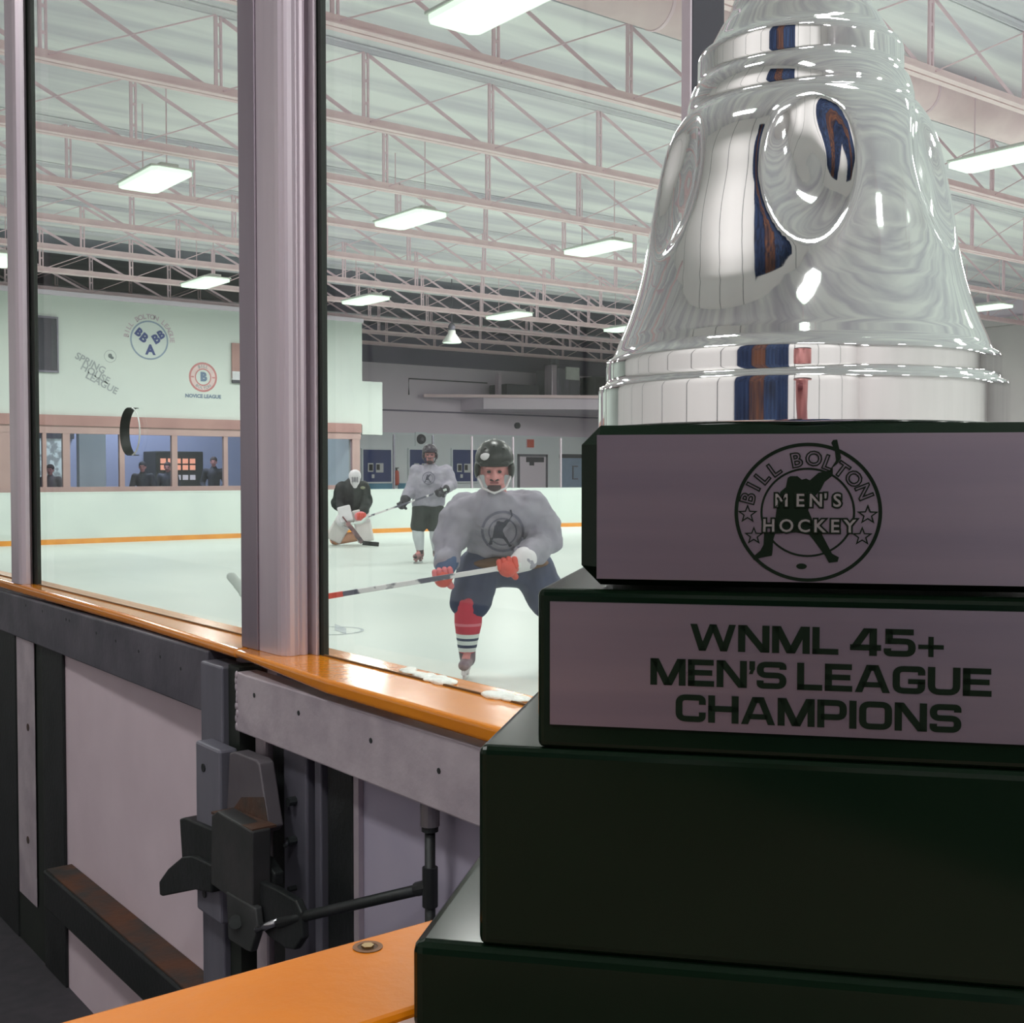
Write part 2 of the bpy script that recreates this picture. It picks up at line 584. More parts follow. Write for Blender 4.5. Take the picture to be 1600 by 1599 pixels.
# unseen lamps added over the bench to brighten the board fronts
for i, y in enumerate((-9.5, -5.8, -2.1, 1.6)):
    lamp('ceiling_lamp', -1.7, y, 'added fill lamp, unseen over the bench behind the viewer, %s along the back wall' % ['first', 'second', 'third', 'fourth', 'fifth', 'sixth'][i], w=BENCH_FILL_W)
for i, y in enumerate((-7.5, -4.6, -2.75, .75, 2.2, 3.9, 6.5, 9.5)):
    b = BM(); box(b, XL, XL + .012, y - .015, y + .015, 0, ZC); struct(obj('trim_%d' % (i + 1), b, DARK))
b = BM(); box(b, XL, XL + .03, YN, YF - 8, 0, .35); struct(obj('baseboard_back', b, DARK))
# cloth made up on the back wall to put a dark streak in the bell
CLOTHS = [mat('cloth_blue', srgb(46, 62, 98), .9, c2=srgb(30, 38, 62), scale=6), mat('cloth_brown', srgb(126, 82, 62), .9, c2=srgb(60, 50, 60), scale=5), mat('cloth_dark', srgb(40, 42, 56), .9, c2=srgb(60, 80, 120), scale=6)]
for i, (y0, y1, m, nm) in enumerate(((-2.35, -1.75, 0, 'deep blue'), (-1.75, -1.15, 2, 'dark blue-black'), (-1.15, -.55, 1, 'brown patterned'), (-.55, .05, 0, 'bright blue'))):
    t = thing('reflection_banner', nm + ' cloth banner made up on the back wall for the bell reflection', 'banner', (XL + .05, (y0 + y1) / 2, 1.2), 0, 'banners added for the bell reflection')
    b = BM()
    n = 16
    rows_ = []
    for q in range(n + 1):
        yy = y0 + (y1 - y0) * q / n
        xx = XL + .07 + .03 * math.sin(q * 1.3 + i)
        rows_.append([b.verts.new((x_, yy, z_)) for x_, z_ in ((xx, 1.0 + .15 * (i % 2)), (xx, 5.4), (xx - .008, 5.4), (xx - .008, 1.0 + .15 * (i % 2)))])
    for a, c in zip(rows_, rows_[1:]):
        for q in range(4):
            b.faces.new((a[q], a[(q + 1) % 4], c[(q + 1) % 4], c[q]))
    obj('cloth', b, CLOTHS[m], t)
    b = BM(); tube(b, [(XL + .06, y0, 5.42), (XL + .06, y1, 5.42)], .02, 8); obj('hanging_rod', b, STEEL_MID, t)
b = BM(); box(b, XL + .01, XL + .45, .4, 6.5, .40, .46); box(b, XL + .05, XL + .12, .4, 6.5, 0, .4); box(b, XL + .3, XL + .37, .4, 6.5, 0, .4)
tag(obj('players_bench', b, mat('bench_wood', srgb(150, 110, 80), .5)), 'long wooden bench along the back wall behind the viewer', 'bench')

# bell-shaped hanging lamp over the far corner
h = thing('pendant_lamp', 'bell-shaped pendant lamp hanging before the dark upper wall', 'pendant lamp', (16.75, 24.0, 4.62))
b = BM(); lathe(b, [(.24, 0), (.23, .03), (.17, .12), (.10, .22), (.09, .30)], (16.75, 24.0, 4.62), 24); obj('shade', b, HOUSING, h, smooth=True)
b = BM(); lathe(b, [(.08, .30), (.09, .40), (.04, .48)], (16.75, 24.0, 4.62), 16); obj('ballast', b, STEEL_MID, h, smooth=True)
b = BM(); tube(b, [(16.75, 24, 5.1), (16.75, 24, 6.2)], .012, 6); obj('stem', b, STEEL_MID, h)
b = BM(); disc(b, (16.75, 24, 4.617), (1, 0, 0), (0, 1, 0), .22); obj('lens', b, LENS, h)

# ------------------------------------------------------------------ far boards, end glass
path = [(2.0, 24.35)] + [(x, 24.35) for x in (6, 10, 14, 18.5)]
path += [(18.5 + 8.5 * math.sin(R(a)), 15.85 + 8.5 * math.cos(R(a))) for a in range(6, 91, 6)] + [(27.0, 10.0), (27.0, YN)]


def ribbon(bm, path, z0, z1, off0, off1):
    """a wall of given thickness along a path; off = distance behind the path (outside the rink)"""
    n = len(path)
    rows = []
    for i, (x, y) in enumerate(path):
        a = Vector(path[max(i - 1, 0)]); c = Vector(path[min(i + 1, n - 1)])
        t = (c - a).normalized(); nr = Vector((-t.y, t.x))
        p = Vector((x, y))
        rows.append([bm.verts.new((*(p + nr * o), z)) for o, z in ((off0, z0), (off0, z1), (off1, z1), (off1, z0))])
    for a, c in zip(rows, rows[1:]):
        for k in range(4):
            bm.faces.new((a[k], a[(k + 1) % 4], c[(k + 1) % 4], c[k]))
    bm.faces.new(rows[0]); bm.faces.new(rows[-1][::-1])


eb = thing('end_boards', 'white rink boards with an orange kick strip along the far ice edge', 'rink boards', (14, 24.35, 0))
b = BM(); ribbon(b, path, .10, 1.02, 0, .10); obj('board_panel', b, WHITE_BOARD, eb)
b = BM(); ribbon(b, path, 0, .10, -.015, .10); obj('kick_strip', b, KICK, eb)
b = BM(); ribbon(b, path, 1.02, 1.045, -.005, .12); obj('top_cap', b, WHITE_BOARD, eb)
gx = [15.328, 16.458, 17.644, 18.954, 20.402, 21.9]
for i, x in enumerate(gx[:-1]):
    yf = lambda x: 24.40 if x < 18.5 else 15.85 + .05 + math.sqrt(8.5 ** 2 - (x - 18.5) ** 2)
    a = Vector((x, yf(x), 0)); c = Vector((gx[i + 1], yf(gx[i + 1]), 0))
    dn = (c - a).normalized(); nn = Vector((-dn.y, dn.x, 0)) * .012
    b = BM(); prism(b, [a + dn * .02 + Vector((0, 0, 1.045)), c - dn * .02 + Vector((0, 0, 1.045)), c - dn * .02 + Vector((0, 0, 2.35)), a + dn * .02 + Vector((0, 0, 2.35))], nn)
    names = ['behind the goalie', 'left of the standing player', 'behind the standing player', 'behind the near player helmet', 'beside the black plinth']
    tag(obj('end_glass', b, GLASS), 'clear end glass pane on the far boards %s' % names[i], 'glass pane', 'end glass panes')
for i, x in enumerate(gx[:-1]):
    y = 24.40 if x < 18.5 else 15.9 + math.sqrt(8.5 ** 2 - (x - 18.5) ** 2)
    b = BM(); box(b, x - .02, x + .02, y - .02, y + .035, 1.045, 2.36)
    names = ['at the end of the brown window band', 'beside the red extinguisher', 'behind the standing player', 'left of the red sign', 'right of the red sign']
    tag(obj('end_glass_post', b, ALU if i > 1 else STEEL_MID, bev=.004), 'slim end glass post on the far boards %s' % names[i], 'glass post', 'end glass posts')

# ------------------------------------------------------------------ far wall: doors, windows, fittings
YB = YF - .07


def slab(bm, x0, x1, z0, z1, y, d=.04):
    box(bm, x0, x1, y - d, y, z0, z1)


for x0, x1, z0, z1, lab in ((19.50, 20.55, 1.15, 2.18, 'navy far window with papers, right of the goalie'), (21.26, 22.2, 1.15, 2.2, 'navy far window behind the standing player'),
                            (22.98, 24.0, 1.15, 2.22, 'navy far window left of the near player helmet')):
    t = thing('notice_window', lab, 'window', ((x0 + x1) / 2, YB, z0), 0, 'navy windows in the far wall')
    b = BM(); slab(b, x0, x1, z0, z1, YB); obj('pane', b, NAVY, t)
    b = BM()
    for xa, xb, za, zb in ((x0 - .05, x0, z0 - .05, z1 + .05), (x1, x1 + .05, z0 - .05, z1 + .05), (x0, x1, z1, z1 + .05), (x0, x1, z0 - .05, z0)):
        slab(b, xa, xb, za, zb, YB, .06)
    obj('frame', b, PALEBLUE, t)
    for dx, dz, w, hh in ((.18, .32, .2, .28), (.48, .30, .28, .3), (.32, .12, .1, .12)):
        b = BM(); slab(b, x0 + dx, x0 + dx + w, z0 + dz, z0 + dz + hh, YB - .041, .004); obj('paper_notice', b, PAPER, t)
    b = BM(); slab(b, x0 + .22, x0 + .36, z0 + .36, z0 + .56, YB - .046, .003); slab(b, x0 + .5, x0 + .62, z0 + .38, z0 + .56, YB - .046, .003); obj('dark_picture', b, BLACK, t)
b = BM(); slab(b, 19.45, 20.6, .7, 1.10, YB, .03); slab(b, 20.84, 22.7, .7, 1.10, YB, .03); tag(obj('teal_band', b, TEAL), 'teal painted band under the navy far windows', 'wall band')
t = thing('fire_extinguisher', 'red extinguisher on the far wall beside the slim dark post', 'fire extinguisher', (20.72, YB - .1, 1.05))
b = BM(); cap(b, (20.72, YB - .1, 1.12), (20.72, YB - .1, 1.45), .09, .08); obj('cylinder', b, ORANGE_RED, t, smooth=True)
b = BM(); tube(b, [(20.72, YB - .1, 1.5), (20.72, YB - .1, 1.6)], .03, 8); box(b, 20.68, 20.80, YB - .11, YB - .09, 1.58, 1.61); obj('valve', b, BLACK, t)
t = thing('wall_speaker', 'dark round speaker on a pale square board on the far wall', 'speaker', (21.72, YB, 2.54))
b = BM(); slab(b, 21.5, 21.94, 2.33, 2.78, YB, .03); obj('back_board', b, PALEBLUE, t)
b = BM(); tube(b, [(21.72, YB - .03, 2.55), (21.72, YB - .10, 2.55)], [.17, .15], 20); obj('cone_ring', b, DARK, t)
b = BM(); tube(b, [(21.72, YB - .10, 2.55), (21.72, YB - .12, 2.55)], [.07, .05], 16); obj('centre_cap', b, STEEL_MID, t)
t = thing('wall_sign', 'small square red sign on the far wall above the shutter', 'sign', (26.34, YB, 2.48))
b = BM(); slab(b, 26.2, 26.5, 2.34, 2.62, YB, .04); obj('sign_face', b, ORANGE_RED, t)
b = BM(); slab(b, 26.17, 26.53, 2.31, 2.65, YB, .02); obj('sign_back', b, GREY_WALL, t)
for (x, z, lab) in ((25.70, 3.74, 'upper small round black vent on the far wall'), (25.80, 3.10, 'lower small round black vent, above the near player')):
    t = thing('wall_vent', lab, 'vent', (x, YB, z), 0, 'round wall vents')
    b = BM(); tube(b, [(x, YF, z), (x, YF - .09, z)], .11, 18); obj('vent_body', b, DARK, t)
    b = BM(); tube(b, [(x, YF - .09, z), (x, YF - .10, z)], .06, 14); obj('vent_hub', b, BLACK, t)
t = thing('roller_shutter', 'grey shutter door in the far wall behind the near player', 'door', (26.45, YB, .6))
b = BM(); slab(b, 25.85, 27.05, .6, 2.02, YB, .03); obj('shutter_panel', b, GREY_WALL, t)
b = BM(); slab(b, 26.15, 26.95, 1.82, 2.0, YB - .03, .02); slab(b, 26.3, 26.5, 1.7, 1.82, YB - .03, .02); obj('notice_board', b, DARK, t)
b = BM(); slab(b, 25.78, 25.85, .6, 2.1, YB, .06); slab(b, 27.05, 27.12, .6, 2.1, YB, .06); slab(b, 25.78, 27.12, 2.02, 2.1, YB, .06); obj('door_frame', b, STEEL_MID, t)
t = thing('blue_door', 'pale blue door in the far wall at the plinth edge', 'door', (28.3, YB, .6))
b = BM(); slab(b, 27.75, 28.9, .6, 1.98, YB, .03); obj('door_leaf', b, mat('door_blue', srgb(150, 172, 200), .5), t)
b = BM(); slab(b, 27.7, 28.95, 1.98, 2.12, YB, .05); obj('door_head', b, DARK, t)
b = BM(); slab(b, 28.3, 28.34, 1.2, 1.7, YB - .03, .03); slab(b, 28.34, 28.55, 1.66, 1.7, YB - .03, .03); slab(b, 28.34, 28.55, 1.2, 1.24, YB - .03, .03); obj('door_light_frame', b, STEEL_MID, t)
# conduit on the far wall
b = BM(); tube(b, [(21.3, YF - .02, 4.0), (21.3, YF - .02, 4.53), (24.5, YF - .02, 4.53)], .022, 6)
tag(obj('wall_conduit', b, DARK), 'thin bent conduit pipe on the far wall above the platform', 'pipe')

# mezzanine platform with plant equipment
mz = thing('mezzanine_platform', 'grey equipment platform jutting from the far wall, triangular underneath', 'platform', (24.5, 32, 3.8))
A = Vector((21.66, 32.68, 4.0)); B_ = Vector((29.6, 27.85, 4.0))
b = BM(); prism(b, [A, B_, (29.6, 32.99, 4.0), (21.66, 32.99, 4.0)], (0, 0, -.07)); obj('deck', b, GREY_WALL, mz)
b = BM(); prism(b, [A + Vector((.0, -.02, .02)), B_ + Vector((0, -.02, .02)), B_ + Vector((0, -.05, .02)), A + Vector((0, -.05, .02))], (0, 0, -.10)); obj('edge_trim', b, TRUSS, mz)
b = BM(); prism(b, [Vector((23.4, 31.7, 3.93)), (29.6, 28.0, 3.93), (29.6, 32.99, 3.93), (23.4, 32.99, 3.93)], (0, 0, -.38)); obj('lower_beam', b, GREY_WALL, mz)
eq = thing('air_handler', 'grey air handling unit with white panel on the far platform', 'machine', (26.6, 31.2, 4.0))
b = BM(); box(b, 26.0, 27.0, 31.0, 32.2, 4.002, 5.0); obj('cabinet', b, STEEL_MID, eq, bev=.02)
b = BM(); box(b, 26.35, 26.95, 30.96, 31.0, 4.62, 5.05); obj('white_panel', b, HOUSING, eq)
b = BM(); tube(b, [(26.1, 31.3, 5.0), (26.1, 31.3, 6.18)], .16, 16); obj('flue_pipe', b, STEEL_MID, eq, smooth=True)
b = BM(); box(b, 25.75, 25.98, 31.0, 31.4, 4.002, 5.1); obj('side_duct', b, ALU, eq, bev=.02)
eq = thing('black_cabinet', 'low black cabinet on the far platform left of the machine', 'machine', (24.9, 31.9, 4.0))
b = BM(); box(b, 24.3, 25.7, 31.6, 32.6, 4.0, 4.42); obj('cabinet_body', b, DARK, eq, bev=.02)
b = BM(); box(b, 24.1, 24.22, 31.8, 32.0, 4.0, 4.75); obj('standpipe', b, ALU, eq)
eq = thing('black_blower', 'dark boxy blower on the far platform right of the machine', 'machine', (27.8, 31.0, 4.0))
b = BM(); box(b, 27.35, 27.95, 30.6, 31.4, 4.12, 4.75); obj('blower_body', b, BLACK, eq, bev=.02)
b = BM(); box(b, 28.2, 29.4, 29.8, 31.4, 4.0, 4.5); obj('motor_box', b, DARK, eq, bev=.03)
b = BM(); box(b, 27.3, 29.4, 30.5, 31.5, 4.0, 4.12); obj('skid', b, STEEL_MID, eq)

# ------------------------------------------------------------------ markings and boards on the white end wall
YD = YW - .004


def wtext(bm, s, size, x, z, ang=0, y=YD, **k):
    c, sn = math.cos(ang), math.sin(ang)
    text(bm, s, size, basis((x, y, z), (c, 0, sn), (-sn, 0, c)), **k)


def arc_text(bm, s, size, c, r, a0, a1, y, **k):
    n = len(s)
    for i, ch in enumerate(s):
        if ch == ' ':
            continue
        a = R(a0 + (a1 - a0) * i / (n - 1))
        wtext(bm, ch, size, c[0] + r * math.cos(a), c[1] + r * math.sin(a), a - PI / 2, y, **k)


FAINT = mat('faint_red_paint', srgb(192, 178, 186), .7)
FAINTG = mat('faint_grey_paint', srgb(158, 166, 168), .7)
RING = mat('ring_grey_blue', srgb(140, 158, 178), .7)
BLUE = mat('mark_blue', srgb(62, 76, 132), .7)
REDP = mat('mark_red', srgb(196, 130, 130), .7)
PINKP = mat('mark_pink', srgb(222, 200, 198), .7)
NAVYP = mat('mark_navy', srgb(106, 126, 152), .7)
EX, EZ = Vector((1, 0, 0)), Vector((0, 0, 1))
t = thing('wall_emblem', 'round blue emblem with letters B B A high on the white end wall', 'wall emblem', (9.93, YW, 4.39))
b = BM(); ring(b, (9.93, YD, 4.39), EX, EZ, .40, .435); obj('ring', b, RING, t)
b = BM(); disc(b, (9.93, YD + .001, 4.39), EX, EZ, .40); obj('field', b, WHITE_BOARD, t)
b = BM()
for ch, sz, x, z, a in (('B', .24, 9.685, 4.545, -38), ('B', .27, 9.80, 4.43, -38), ('B', .24, 10.20, 4.525, 32), ('B', .27, 10.085, 4.42, 32), ('A', .30, 9.95, 4.17, 0)):
    wtext(b, ch, sz, x, z, R(a), YD - .003, bold=.014)
obj('letters', b, BLUE, t)
b = BM(); arc_text(b, 'BILL BOLTON LEAGUE', .15, (9.93, 4.39), .52, 172, 2, YD - .002, bold=.004); obj('arched_lettering', b, FAINT, t)
t = thing('wall_emblem', 'round red and white emblem with a blue B on the end wall', 'wall emblem', (11.18, YW, 3.63))
cx, cz = 11.185, 3.63
b = BM(); disc(b, (cx, YD + .001, cz), EX, EZ, .33); obj('field', b, PINKP, t)
b = BM(); ring(b, (cx, YD, cz), EX, EZ, .295, .34); ring(b, (cx, YD, cz), EX, EZ, .17, .20)
b2 = b; slab(b2, cx - .29, cx - .22, cz - .015, cz + .015, YD - .001, .001); slab(b2, cx + .22, cx + .29, cz - .015, cz + .015, YD - .001, .001)
obj('rings', b, REDP, t)
b = BM(); disc(b, (cx, YD - .0005, cz), EX, EZ, .17); obj('centre_field', b, WHITE_BOARD, t)
b = BM(); wtext(b, 'B', .27, cx + .01, cz, 0, YD - .003, bold=.018); obj('centre_letter', b, NAVYP, t)
b = BM(); arc_text(b, 'BILL', .10, (cx, cz), .248, 112, 68, YD - .002, bold=.004)
for i, ch in enumerate('BOLTON'):
    a = R(232 + 76 * i / 5); wtext(b, ch, .09, cx + .248 * math.cos(a), cz + .248 * math.sin(a), a + PI / 2, YD - .002, bold=.004)
obj('ring_lettering', b, FAINTG, t)
b = BM(); wtext(b, 'NOVICE LEAGUE', .115, cx, 3.19, 0, YD - .002, bold=.004); obj('caption', b, NAVYP, t)
t = thing('wall_lettering', 'slanting grey letters SPRING HOUSE LEAGUE painted on the end wall', 'lettering', (8.8, YW, 3.6))
b = BM()
for s, x, z in (('SPRING', 8.62, 3.80), ('HOUSE', 8.72, 3.58), ('LEAGUE', 8.86, 3.38)):
    wtext(b, s, .21, x, z, R(-27), YD - .001, sx=1.0, bold=.005)
obj('slanting_words', b, FAINTG, t)
b = BM(); ring(b, (9.05, YD, 3.98), EX, EZ, .125, .135); obj('small_ring', b, FAINTG, t)
b = BM(); ell(b, (9.05, YD, 3.99), (.045, .002, .05)); ell(b, (9.09, YD, 3.95), (.04, .002, .03)); obj('small_puck_figure', b, mat('mark_dark', srgb(100, 110, 112), .7), t)
# dark board beside the left post
t = thing('wall_screen', 'tall dark board on the end wall beside the left aluminium post', 'screen', (7.7, YW, 3.6))
b = BM(); slab(b, 7.25, 7.90, 3.6, 4.70, YW, .05); obj('screen_face', b, DARK, t)
b = BM(); slab(b, 7.2, 7.93, 3.56, 3.6, YW, .07); slab(b, 7.2, 7.93, 4.70, 4.74, YW, .07); slab(b, 7.90, 7.93, 3.6, 4.7, YW, .07); obj('screen_frame', b, STEEL_MID, t)
# stepped brown opening partly behind the middle post
t = thing('viewing_opening', 'stepped brown opening high in the end wall, half behind the middle post', 'opening', (12.6, YW, 3.5))
b = BM(); slab(b, 11.88, 13.4, 3.64, 4.46, YW - .012, .04); slab(b, 12.30, 13.4, 4.46, 4.68, YW - .012, .04); obj('brown_surround', b, BROWN, t)
b = BM(); slab(b, 12.09, 13.2, 3.80, 4.19, YW - .05, .03); obj('dark_pane', b, DARK, t)
b = BM(); slab(b, 11.88, 13.4, 3.60, 3.80, YW - .05, .02); obj('white_ledge', b, PAPER, t)
b = BM(); slab(b, 11.88, 13.4, 3.53, 3.60, YW - .012, .07); obj('dark_sill', b, DARK, t)

# faint grey badge painted in the ice
ICEG = mat('ice_logo_grey', srgb(168, 180, 182), .4, c2=srgb(140, 152, 158), scale=9)
t = thing('ice_logo', 'faint grey badge painted in the ice, right of the middle post', 'ice marking', (5.3, 9.4, 0))
b = BM(); ring(b, (5.27, 9.45, .002), (1, 0, 0), (0, 1, 0), .26, .29, 48); obj('ring', b, ICEG, t)
b = BM(); prism(b, [at(523, 975, 2, .002), at(541, 982, 2, .002), at(541, 991, 2, .002), at(523, 985, 2, .002)], (0, 0, .0005)); obj('letter_block', b, ICEG, t)

# ------------------------------------------------------------------ inside the lobby
b = BM(); box(b, 9.0, 9.62, 28.0, 28.2, 0, 4.9); struct(obj('wall_lobby_partition', b, PALEBLUE))
GREENERY = mat('leafy_daylight', srgb(190, 200, 196), .7, c2=srgb(90, 92, 98), scale=5, emit=(srgb(150, 160, 156), .55), lo=.45, hi=.55)
t = thing('lobby_outer_window', 'bright window with leafy view at the left end of the lobby', 'window', (8.4, 30.9, .5))
b = BM(); box(b, 7.0, 9.7, 30.9, 30.96, .5, 2.35); obj('bright_pane', b, GREENERY, t)
b = BM(); box(b, 6.9, 9.8, 30.86, 30.98, 2.3, 2.45); box(b, 8.3, 8.36, 30.86, 30.98, .5, 2.3); obj('frame', b, DARK, t)
t = thing('vending_display', 'dark vending machine with rows of orange lit packets in the lobby', 'vending machine', (12.2, 30.2, 0))
b = BM(); box(b, 11.6, 12.9, 30.0, 30.9, 0, 2.0); obj('machine_body', b, BLACK, t, bev=.03)
GLOW = mat('lit_packets', srgb(230, 150, 120), .5, emit=(srgb(240, 160, 130), .7))
GLOWW = mat('lit_packets_pale', srgb(200, 190, 190), .5, emit=(srgb(190, 180, 184), .5))
k = 0
for z, m in ((1.75, GLOW), (1.58, GLOW), (1.32, GLOWW)):
    for i in range(5):
        b = BM(); box(b, 11.72 + i * .2, 11.86 + i * .2, 29.97, 30.0, z - .07, z + .06); obj('packet', b, m, t)
la = bpy.data.lights.new('lobby_fill_lamp', 'AREA'); la.size = 2.0; la.energy = 260; la.color = (.85, .9, 1)  # fill light added to brighten the lobby, no visible source
t = thing('lobby_fill_lamp', 'added fill lamp, unseen under the lobby ceiling', 'ceiling light', (11, 28.8, 4.9))
b = BM(); box(b, 10, 12, 28.3, 29.3, 4.9, 4.99); obj('housing', b, HOUSING, t)
lo = bpy.data.objects.new('lobby_fill_light', la); COL.objects.link(lo); lo.parent = t; lo.location = (0, 0, -.02)

# ------------------------------------------------------------------ near boards (left section and gate section)
ZS = 1.09


def sill(name, pts, x1, m, parent, zlo):
    """yellow cap: front edge polyline pts (x, y), back edge at x1"""
    b = BM()
    n = len(pts)
    rows = []
    for (x, y), zb in zip(pts, zlo):
        rows.append([b.verts.new((x, y, zb)), b.verts.new((x, y, ZS)), b.verts.new((x1, y, ZS)), b.verts.new((x1, y, zb))])
    for a, c in zip(rows, rows[1:]):
        for k in range(4):
            b.faces.new((a[k], a[(k + 1) % 4], c[(k + 1) % 4], c[k]))
    b.faces.new(rows[0]); b.faces.new(rows[-1][::-1])
    return obj(name, b, m, parent, bev=.009, seg=4)


lb = thing('dasher_board', 'dark-framed dasher board with yellow cap, left of the gate latch', 'rink boards', (1.0, 3.0, 0))
sill('cap', [(.952, 2.075), (.983, 2.72), (1.007, 3.91), (1.03, 7.0)], 1.105, YELLOW, lb, [1.071, 1.067, 1.061, 1.06])
b = BM(); prism(b, [(.957, 2.218, .945), (1.009, 3.95, .928), (1.012, 7, .928), (1.022, 7, .928), (1.022, 2.218, .945)], (0, 0, .125)); obj('top_rail', b, BAR_DARK, lb, bev=.004)
for y, z in ((2.36, 1.03), (2.48, 1.04), (2.62, 1.035), (2.78, 1.04), (2.93, 1.042), (3.16, 1.05), (3.19, 1.05), (3.42, 1.05), (3.6, 1.05)):
    b = BM(); xf = .957 + .03 * (y - 2.218); tube(b, [(xf - .0006, y, z - .015), (xf + .001, y, z - .015)], .004, 8); obj('screw_hole', b, BLACK, lb)
b = BM(); box(b, 1.02, 1.07, 2.08, 7, 0, 1.08); obj('white_panel', b, PANEL, lb)
b = BM(); box(b, 1.011, 1.0195, 3.31, 3.50, 0, 1.04); obj('upright', b, STEEL_DARK, lb, bev=.003)
b = BM(); box(b, 1.012, 1.0195, 3.77, 4.2, 0, 1.04); obj('upright', b, STEEL_DARK, lb, bev=.003)
b = BM(); box(b, 1.0165, 1.0197, 3.50, 3.77, 0, 1.04); obj('upright_gap_shade', b, BLACK_RUBBER, lb)  # dark sheet standing for the shade in the gap between uprights
b = BM(); box(b, 1.0095, 1.0125, 3.57, 3.745, .15, 1.0); obj('aluminium_strip', b, BAR_LIGHT, lb, bev=.003)
for v in (1137, 1313):
    p = at(43, v, 0, 1.0075)
    b = BM(); tube(b, [p, p + Vector((.003, 0, 0))], .011, 10); obj('bolt', b, RUST, lb)
b = BM(); box(b, .945, 1.0, 2.23, 3.28, .252, .352); obj('lower_rail', b, STEEL_DARK, lb, bev=.005)
b = BM(); box(b, .952, 1.018, 2.235, 3.27, .352, .356); obj('rail_top_rust', b, RUST, lb)
b = BM(); box(b, .942, 1.0, 2.115, 2.215, 0, 1.052); obj('end_post', b, STEEL_MID, lb, bev=.004)
b = BM(); box(b, .955, 1.0, 2.065, 2.113, 0, 1.056); obj('end_post_return', b, BLACK_RUBBER, lb)

gb = thing('dasher_board', 'gate section of the dasher boards with pale aluminium rail and yellow cap, behind the trophy', 'rink boards', (1.0, 1.2, 0))
sill('cap', [(.925, -2), (.925, 1.68), (.948, 2.07)], 1.105, YELLOW, gb, [1.059, 1.066, 1.077])
b = BM(); box(b, .94, .985, -2, 2.05, .942, 1.052); obj('aluminium_rail', b, BAR_LIGHT, gb, bev=.003)
for y, z in ((1.97, 1.02), (1.80, 1.015), (1.565, 1.010), (1.38, 1.0)):
    b = BM(); tube(b, [(.9392, y, z), (.941, y, z)], .0045, 8); obj('screw_hole', b, BLACK, gb)
b = BM(); box(b, .996, 1.08, -2, 1.684, 0, .941); box(b, 1.03, 1.08, 1.684, 2.06, 0, 1.05); obj('back_panel', b, PANEL_R, gb)
b = BM(); box(b, .975, 1.0, 2.0, 2.045, 0, .99); obj('latch_upright', b, BAR_LIGHT, gb, bev=.006)
b = BM(); box(b, .985, 1.03, 1.925, 1.99, 0, .945); obj('dark_channel', b, STEEL_DARK, gb, bev=.003)
b = BM(); box(b, .97, 1.03, 1.832, 1.918, 0, .945); obj('grey_upright', b, STEEL_MID, gb, bev=.004)
for z in (.845, .775, .69):
    b = BM(); tube(b, [(.955, 1.872, z), (.971, 1.872, z)], .008 if z != .69 else .005, 8); obj('bolt', b, BLACK, gb)
b = BM(); tube(b, [(.955, 1.872, .775), (.945, 1.862, .772)], .004, 8); obj('bolt_shank', b, CHROME_PIN, gb)
b = BM(); box(b, .975, 1.03, 1.79, 1.812, 0, .945); obj('thin_upright', b, STEEL_MID, gb, bev=.003)
b = BM(); box(b, .985, 1.03, 1.70, 1.785, 0, .945); obj('dark_upright', b, STEEL_DARK, gb, bev=.003)
b = BM(); box(b, .986, .9955, 1.682, 1.698, 0, .941); obj('edge_strip', b, BAR_LIGHT, gb)
# ragged weld bead at the end of the rail
b = BM()
for i in range(9):
    ell(b, (.9405, 2.047 - rnd.random() * .008, 1.046 - i * .012 + rnd.random() * .004), (.003, .003 + rnd.random() * .003, .008), None, 8, 6)
obj('weld_bead', b, BAR_LIGHT, gb, smooth=True)

# gate latch, traced on planes standing off the boards
gl = thing('gate_latch', 'blackened steel gate latch with horn and pull rod, under the aluminium rail', 'latch', (.9, 1.95, .5))


def plate(name, px, x, th, m, bev=.003):
    pts = [at(u, v, 0, x) for u, v in px]
    b = BM(); prism(b, pts, (th, 0, 0))
    return obj(name, b, m, gl, bev=bev)


b = BM(); box(b, .905, .942, 2.045, 2.155, .585, .91); obj('mounting_bracket', b, STEEL_MID, gl, bev=.005)
for z in (.865, .625):
    b = BM(); tube(b, [(.903, 2.115, z), (.906, 2.115, z)], .008, 10); obj('bracket_hole', b, BLACK, gl)
plate('keeper_plate', [(358, 1177), (366, 1175), (399, 1188), (404, 1194), (419, 1294), (414, 1302), (354, 1266)], .915, .03, mat('keeper_steel', srgb(104, 98, 104), .5, .4, c2=srgb(92, 86, 92), scale=7, bump=.05))
plate('rust_patch', [(377, 1246), (411, 1246), (418.5, 1294), (414, 1301), (362, 1268)], .9142, .002, RUST, 0)
plate('slide_plate', [(280, 1280), (287, 1278), (335, 1298), (335, 1392), (303, 1388), (284, 1345)], .896, .03, STEEL_DARK)
plate('cover_block', [(330, 1274), (339, 1268), (394, 1300), (394, 1420), (388, 1424), (329, 1382)], .870, .035, mat('block_steel', srgb(66, 64, 66), .5, .35, c2=srgb(50, 52, 52), scale=9, bump=.05))
b = BM(); prism(b, [at(330, 1272, 0, .872), at(394, 1300, 0, .872), at(394, 1300, 0, .872) + Vector((.045, 0, .0)), at(330, 1272, 0, .872) + Vector((.045, 0, 0))], (0, 0, .004)); obj('block_top_rust', b, RUST, gl)
plate('horn', [(248, 1378), (262, 1358), (283, 1340), (300, 1338), (330, 1352), (330, 1396), (303, 1391), (253, 1401), (249, 1399)], .886, .02, STEEL_DARK)
plate('clevis_plate', [(353, 1393), (398, 1419), (402, 1454), (391, 1489), (384, 1486), (356, 1468)], .868, .014, mat('clevis_steel', srgb(72, 72, 74), .5, .35, c2=srgb(52, 54, 54), scale=9))
